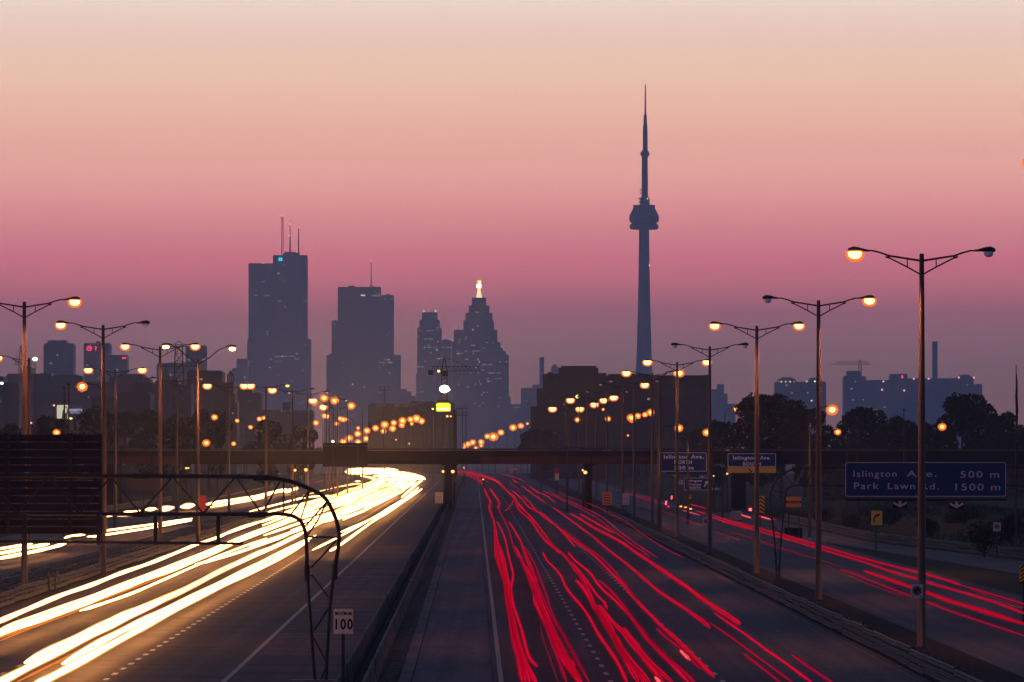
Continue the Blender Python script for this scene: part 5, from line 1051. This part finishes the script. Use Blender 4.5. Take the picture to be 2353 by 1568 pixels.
for p, m_, r, lab in [
 ([(0,710),(90,730),(250,765),(400,815),(460,850)],S_,.07,'soft red streak leading to the stopped brake lights'),
 ([(0,722),(90,742),(240,790),(380,830)],S_,.05,'soft red streak just under the one to the brake lights'),
 ([(110,790),(300,860),(500,935),(810,1050)],Dm,.05,'dim red streak left of the fourth right post'),
 ([(120,825),(300,885),(500,945),(800,1060)],Dm,.05,'lower dim red streak left of the fourth right post'),
 ([(600,893),(680,915),(780,945)],H_,.05,'bright short dash left of the fourth right post'),
 ([(740,900),(850,930)],T_,.08,'bright red dash just left of the fourth right post'),
 ([(680,830),(760,850),(850,876)],T_,.07,'upper red dash left of the fourth right post'),
 ([(890,940),(930,950),(1100,1005),(1320,1058),(1450,1085)],T_,.08,'red streak from the fourth to the third right post'),
 ([(900,965),(1100,1025),(1250,1060),(1330,1085)],T_,.07,'lower red streak from the fourth to the third right post'),
 ([(1110,1110),(1300,1180),(1500,1240),(1650,1290),(1980,1400)],Dm,.07,'dim red streak behind the arched gantry leg'),
 ([(920,1110),(1100,1170),(1200,1200)],Dm,.10,'dim broad red dash right of the fourth right post'),
 ([(1215,940),(1260,955),(1320,972)],H_,.12,'bright tail light dash by the chevron board'),
 ([(1380,905),(1455,918)],T_,.09,'red dash right of the chevron board'),
 ([(1385,950),(1450,968),(1522,988)],H_,.11,'brightest tail light dash right of the chevron board'),
 ([(1545,985),(1585,995)],T_,.10,'red stub at the arched gantry leg'),
 ([(1640,945),(1800,965),(1980,985)],Dm,.03,'faint thin red streak right of the gantry leg')]:
    trail(p, c5, .85, m_, r*.72, lab, GC2)
# stopped vehicle: brake lights
D = 17400*6.6/(1166-1031)
for (u, v, dx, dz, m_, lab) in ((1543.5,1143.5,1.3,5,'tail_hot','upper brake light of the stopped vehicle on the collector road'),(1530.5,1156,1.6,5.5,'tail_hot','left brake light of the stopped vehicle'),(1536,1164.5,3,1.6,'tail','low red light of the stopped vehicle'),
        (1556.8,1155,1.2,5,'amber_hot','tall amber light right of the stopped vehicle'),(1564.5,1164,2.6,1.2,'amber_hot','first low amber light of the stopped vehicle'),(1575.5,1166,2.6,1.0,'amber_hot','second low amber light of the stopped vehicle'),(1587,1169.5,2.8,1.0,'amber_hot','third low amber light of the stopped vehicle'),(1724,1171,3.2,3.0,'tail_hot','round red light by the chevron board')):
    s_ = D/F; b = MB().tube([(-dx*.35*s_*(1 if dz > 3 else 3),0,-dz*s_*(.8 if dz > dx else .1)),(dx*.35*s_*(1 if dz > 3 else 3),0,dz*s_*(.8 if dz > dx else -.1))], [min(dx,dz)*s_*1.2]*2, 8)
    o = put('brake_light', b.mesh('brake_light', m_, True), None, (X(u,D), D, Z(v,D))); tag(o, lab, 'brake light', 'lights of the stopped vehicle')
# headlight streaks
GH = 'white headlight streaks on the main road'
for p, m_, r, lab in [
 ([(-60,1152),(0,1130),(200,1045),(440,945),(660,870),(860,790),(1050,725),(1230,655),(1400,585),(1560,530),(1700,470),(1960,390),(2250,290)],'head_trail',.085,'topmost long white streak of the main headlight band'),
 ([(-60,1240),(0,1215),(280,1120),(500,1045),(750,945),(1000,845),(1250,755),(1500,650),(1700,560),(1960,460),(2300,330)],'head_trail',.115,'second long white streak of the main headlight band'),
 ([(0,1190),(300,1080),(600,975),(900,860),(1200,745),(1500,625),(1800,500),(2100,390)],'head_trail',.07,'white streak filling the upper main headlight band'),
 ([(570,1058),(750,1000),(960,925),(1180,830),(1390,738),(1600,650),(1900,540)],'head_trail',.055,'thin white streak with a rounded start midway left'),
 ([(1390,728),(1600,672),(1850,590),(2050,520)],'head_trail',.075,'white streak with a pointed start at the bend of the band'),
 ([(180,1428),(400,1320),(660,1195),(830,1110),(1000,1040),(1300,915),(1600,760),(1960,600),(2200,480)],'head_trail',.11,'thick white streak with a rounded start near the dashed line'),
 ([(-40,1590),(0,1567),(300,1410),(660,1228),(860,1130),(1100,1010),(1350,890),(1650,735),(1960,590)],'head_trail',.10,'thick white streak leaving by the lower left corner'),
 ([(448,1436),(700,1290),(930,1170),(1200,1040),(1500,895),(1750,770),(1960,665),(2250,520)],'head_trail',.10,'lower white streak with a rounded start'),
 ([(240,1600),(300,1566),(500,1460),(900,1240),(1200,1075),(1500,918),(1750,800),(1960,700),(2200,560)],'head_trail',.105,'lowest long white streak leaving by the bottom edge'),
 ([(0,1272),(200,1190),(570,1055)],'marker_trail',.05,'thin orange streak under the main band at the left edge'),
 ([(0,1252),(250,1160),(570,1040),(900,915),(1200,800)],'marker_trail',.05,'thin orange streak hugging the underside of the upper band'),
 ([(100,1575),(450,1400),(700,1265),(900,1160)],'marker_trail',.06,'orange streak between the lower white streaks'),
 ([(380,1440),(480,1400),(700,1290)],'marker_trail',.04,'short orange streak beside the rounded start'),
 ([(660,868),(900,775),(1100,700)],'marker_trail',.03,'thin orange line over the topmost white streak')]:
    trail(p, c2, .65, m_, r, lab, GH, flat=.85)
for p, m_, r, lab in [
 ([(0,350),(190,300),(400,250),(640,235)],'head_trail',.06,'white streak ending short of the arch top'),
 ([(100,360),(350,300),(600,240),(776,212)],'head_trail',.07,'white streak ending right of the arch top'),
 ([(250,360),(500,300),(720,245),(860,210)],'head_trail',.05,'thin white streak above the middle of the glow'),
 ([(200,450),(500,350),(800,250),(1000,170),(1130,110)],'head_trail',.09,'thick white streak in the heart of the glow'),
 ([(100,520),(450,400),(800,290),(1050,190),(1190,120)],'head_trail',.09,'second thick white streak in the heart of the glow'),
 ([(0,600),(350,480),(700,355),(980,240),(1170,150)],'head_trail',.10,'broad white streak behind the arch'),
 ([(300,480),(450,440),(700,380),(900,300),(1100,200)],'head_trail',.07,'white streak with a pointed start inside the arch'),
 ([(445,625),(600,548),(800,440),(1000,320),(1150,230)],'head_trail',.06,'white streak with a rounded start at the arch leg'),
 ([(570,630),(640,590),(870,425),(1000,345),(1150,240),(1225,190)],'head_trail',.08,'lowest white streak sweeping up to the bridge'),
 ([(640,500),(850,410),(1050,300),(1200,180)],'head_trail',.08,'white streak above the lowest one near the bridge'),
 ([(680,66),(800,62),(950,62),(1060,72),(1180,92),(1245,118)],'head_trail',.11,'glaring white streak under the bridge deck'),
 ([(690,52),(820,50),(960,50),(1050,54)],'head_trail',.11,'topmost glaring white streak right under the bridge'),
 ([(690,78),(800,76),(920,76),(1050,88),(1160,106),(1230,118)],'head_trail',.10,'lower glaring white streak under the bridge deck'),
 ([(880,100),(960,92),(1080,110),(1160,130)],'head_trail',.09,'curved white streak at the bend under the bridge'),
 ([(750,136),(785,134)],'head_trail',.05,'short white dash left of the glow'),
 ([(960,130),(1000,120),(1060,125),(1120,140)],'head_trail',.10,'white blob streak at the centre of the glow'),
 ([(820,150),(900,140),(1000,150),(1100,150)],'head_trail_soft',.07,'soft orange white streak on the left of the glow'),
 ([(600,180),(750,155),(860,150),(960,110)],'head_trail_soft',.05,'soft amber streak curving into the glow'),
 ([(400,150),(520,130),(640,98),(680,88)],'tail_soft',.05,'thin reddish streak climbing to the glow from the left'),
 ([(380,235),(520,200),(650,170),(740,150)],'head_trail_soft',.035,'thin pale amber streak above the arch'),
 ([(1080,250),(1150,190),(1200,145),(1225,128)],'head_trail',.08,'white streak closing the right side of the glow'),
 ([(900,270),(1000,220),(1100,160),(1180,135)],'head_trail',.10,'thick white streak at the throat of the glow'),
 ([(700,330),(850,270),(980,200),(1090,140)],'head_trail',.09,'white streak left of the throat of the glow')]:
    trail(p, c3, .65, m_, r, lab, GH, flat=.85)
rt = random.Random(11); core = MB(); edge = MB()
for k in range(26):      # closely packed headlight streaks merging into one glare towards the bridge
    w0 = rt.uniform(-21, -12.4); ya = rt.uniform(600, 950); yb = rt.uniform(1300, 1950); n_ = 12; pts = []
    for i in range(n_+1):
        y = ya+(yb-ya)*i/n_; pts.append((ax(y)+w0+.25*math.sin(i*.9+k)+(-4.5e-5*(y-1500)**2 if y > 1500 else 0), y, .65))
    core.tube(pts, [max(.12, q[1]*.00018)*min(1, .4+i*.3, .4+(n_-i)*.3) for i, q in enumerate(pts)], 7, flat=.8)
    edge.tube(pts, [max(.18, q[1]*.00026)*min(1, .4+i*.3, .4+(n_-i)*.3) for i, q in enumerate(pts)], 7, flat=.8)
o = put('light_trails', core.mesh('light_trails', 'head_trail', True)); tag(o, 'mass of packed headlight streaks merging into one white glare before the bridge', 'light trails', kind='stuff')
part('glow_fringe', edge, 'head_fringe', o, True)  # painted bloom fringe round the packed streaks
GK = 'white headlight streaks on the left collector road'
for p, m_, r, lab in [
 ([(660,500),(725,490),(1100,440),(1230,420),(1370,400)],'head_trail',.075,'upper of two white streaks right of the big sign back'),
 ([(660,530),(725,520),(1100,462),(1240,435),(1365,414)],'head_trail',.075,'lower of two white streaks right of the big sign back'),
 ([(-40,622),(95,600),(230,580)],'head_trail',.085,'upper white streak low at the left edge'),
 ([(-40,655),(95,630),(240,600),(350,582)],'head_trail',.10,'middle white streak low at the left edge'),
 ([(-40,690),(95,665),(240,635),(350,610),(470,578)],'head_trail',.10,'lower white streak low at the left edge'),
 ([(250,570),(400,566),(540,562)],'head_trail_soft',.06,'thin streak just under the gantry light bar'),
 ([(460,538),(520,522),(605,516)],'head_trail',.07,'short white streak under the big sign back'),
 ([(620,530),(664,526)],'head_trail',.05,'tiny white dash under the corner of the sign back'),
 ([(725,383),(800,382)],'head_trail',.08,'short white dash at the right edge of the sign back'),
 ([(825,383),(900,382),(945,376)],'head_trail_soft',.05,'faint pale dash right of the sign back edge'),
 ([(885,352),(940,350),(1000,343)],'head_trail',.06,'thin white dash at the truss joint'),
 ([(1040,338),(1110,330)],'head_trail',.16,'left fat white dash along the upper road'),
 ([(1132,336),(1235,322)],'head_trail',.22,'second fat white dash along the upper road'),
 ([(1290,318),(1385,304)],'head_trail',.20,'third fat white dash along the upper road'),
 ([(1465,300),(1620,275),(1760,255),(1880,232),(1980,206),(2060,195)],'head_trail',.13,'long white streak on the upper left road'),
 ([(1500,318),(1700,285),(1880,252)],'head_trail',.07,'lower white streak on the upper left road'),
 ([(2020,212),(2080,196),(2120,184)],'head_trail',.13,'white dash ending the upper left road streak'),
 ([(1500,262),(1700,215),(1960,165)],'marker_trail',.03,'thin red orange line over the upper left road')]:
    trail(p, c2, .65, m_, r, lab, GK, flat=.85)
bpy.context.view_layer.update()
for o, wdt in FONT_OBJS:
    if wdt and o.dimensions.x > 0: o.scale.x = wdt/o.dimensions.x
for o, wdt in FONT_OBJS:           # lettering becomes plain mesh
    me = bpy.data.meshes.new_from_object(o); par, mw, bm_ = o.parent, o.matrix_basis.copy(), o.data
    n = put('lettering', me, par); n.matrix_basis = mw; bpy.data.objects.remove(o)
for o in bpy.data.objects:
    for k in ('_uc','_D','_g'):
        if k in o: del o[k]
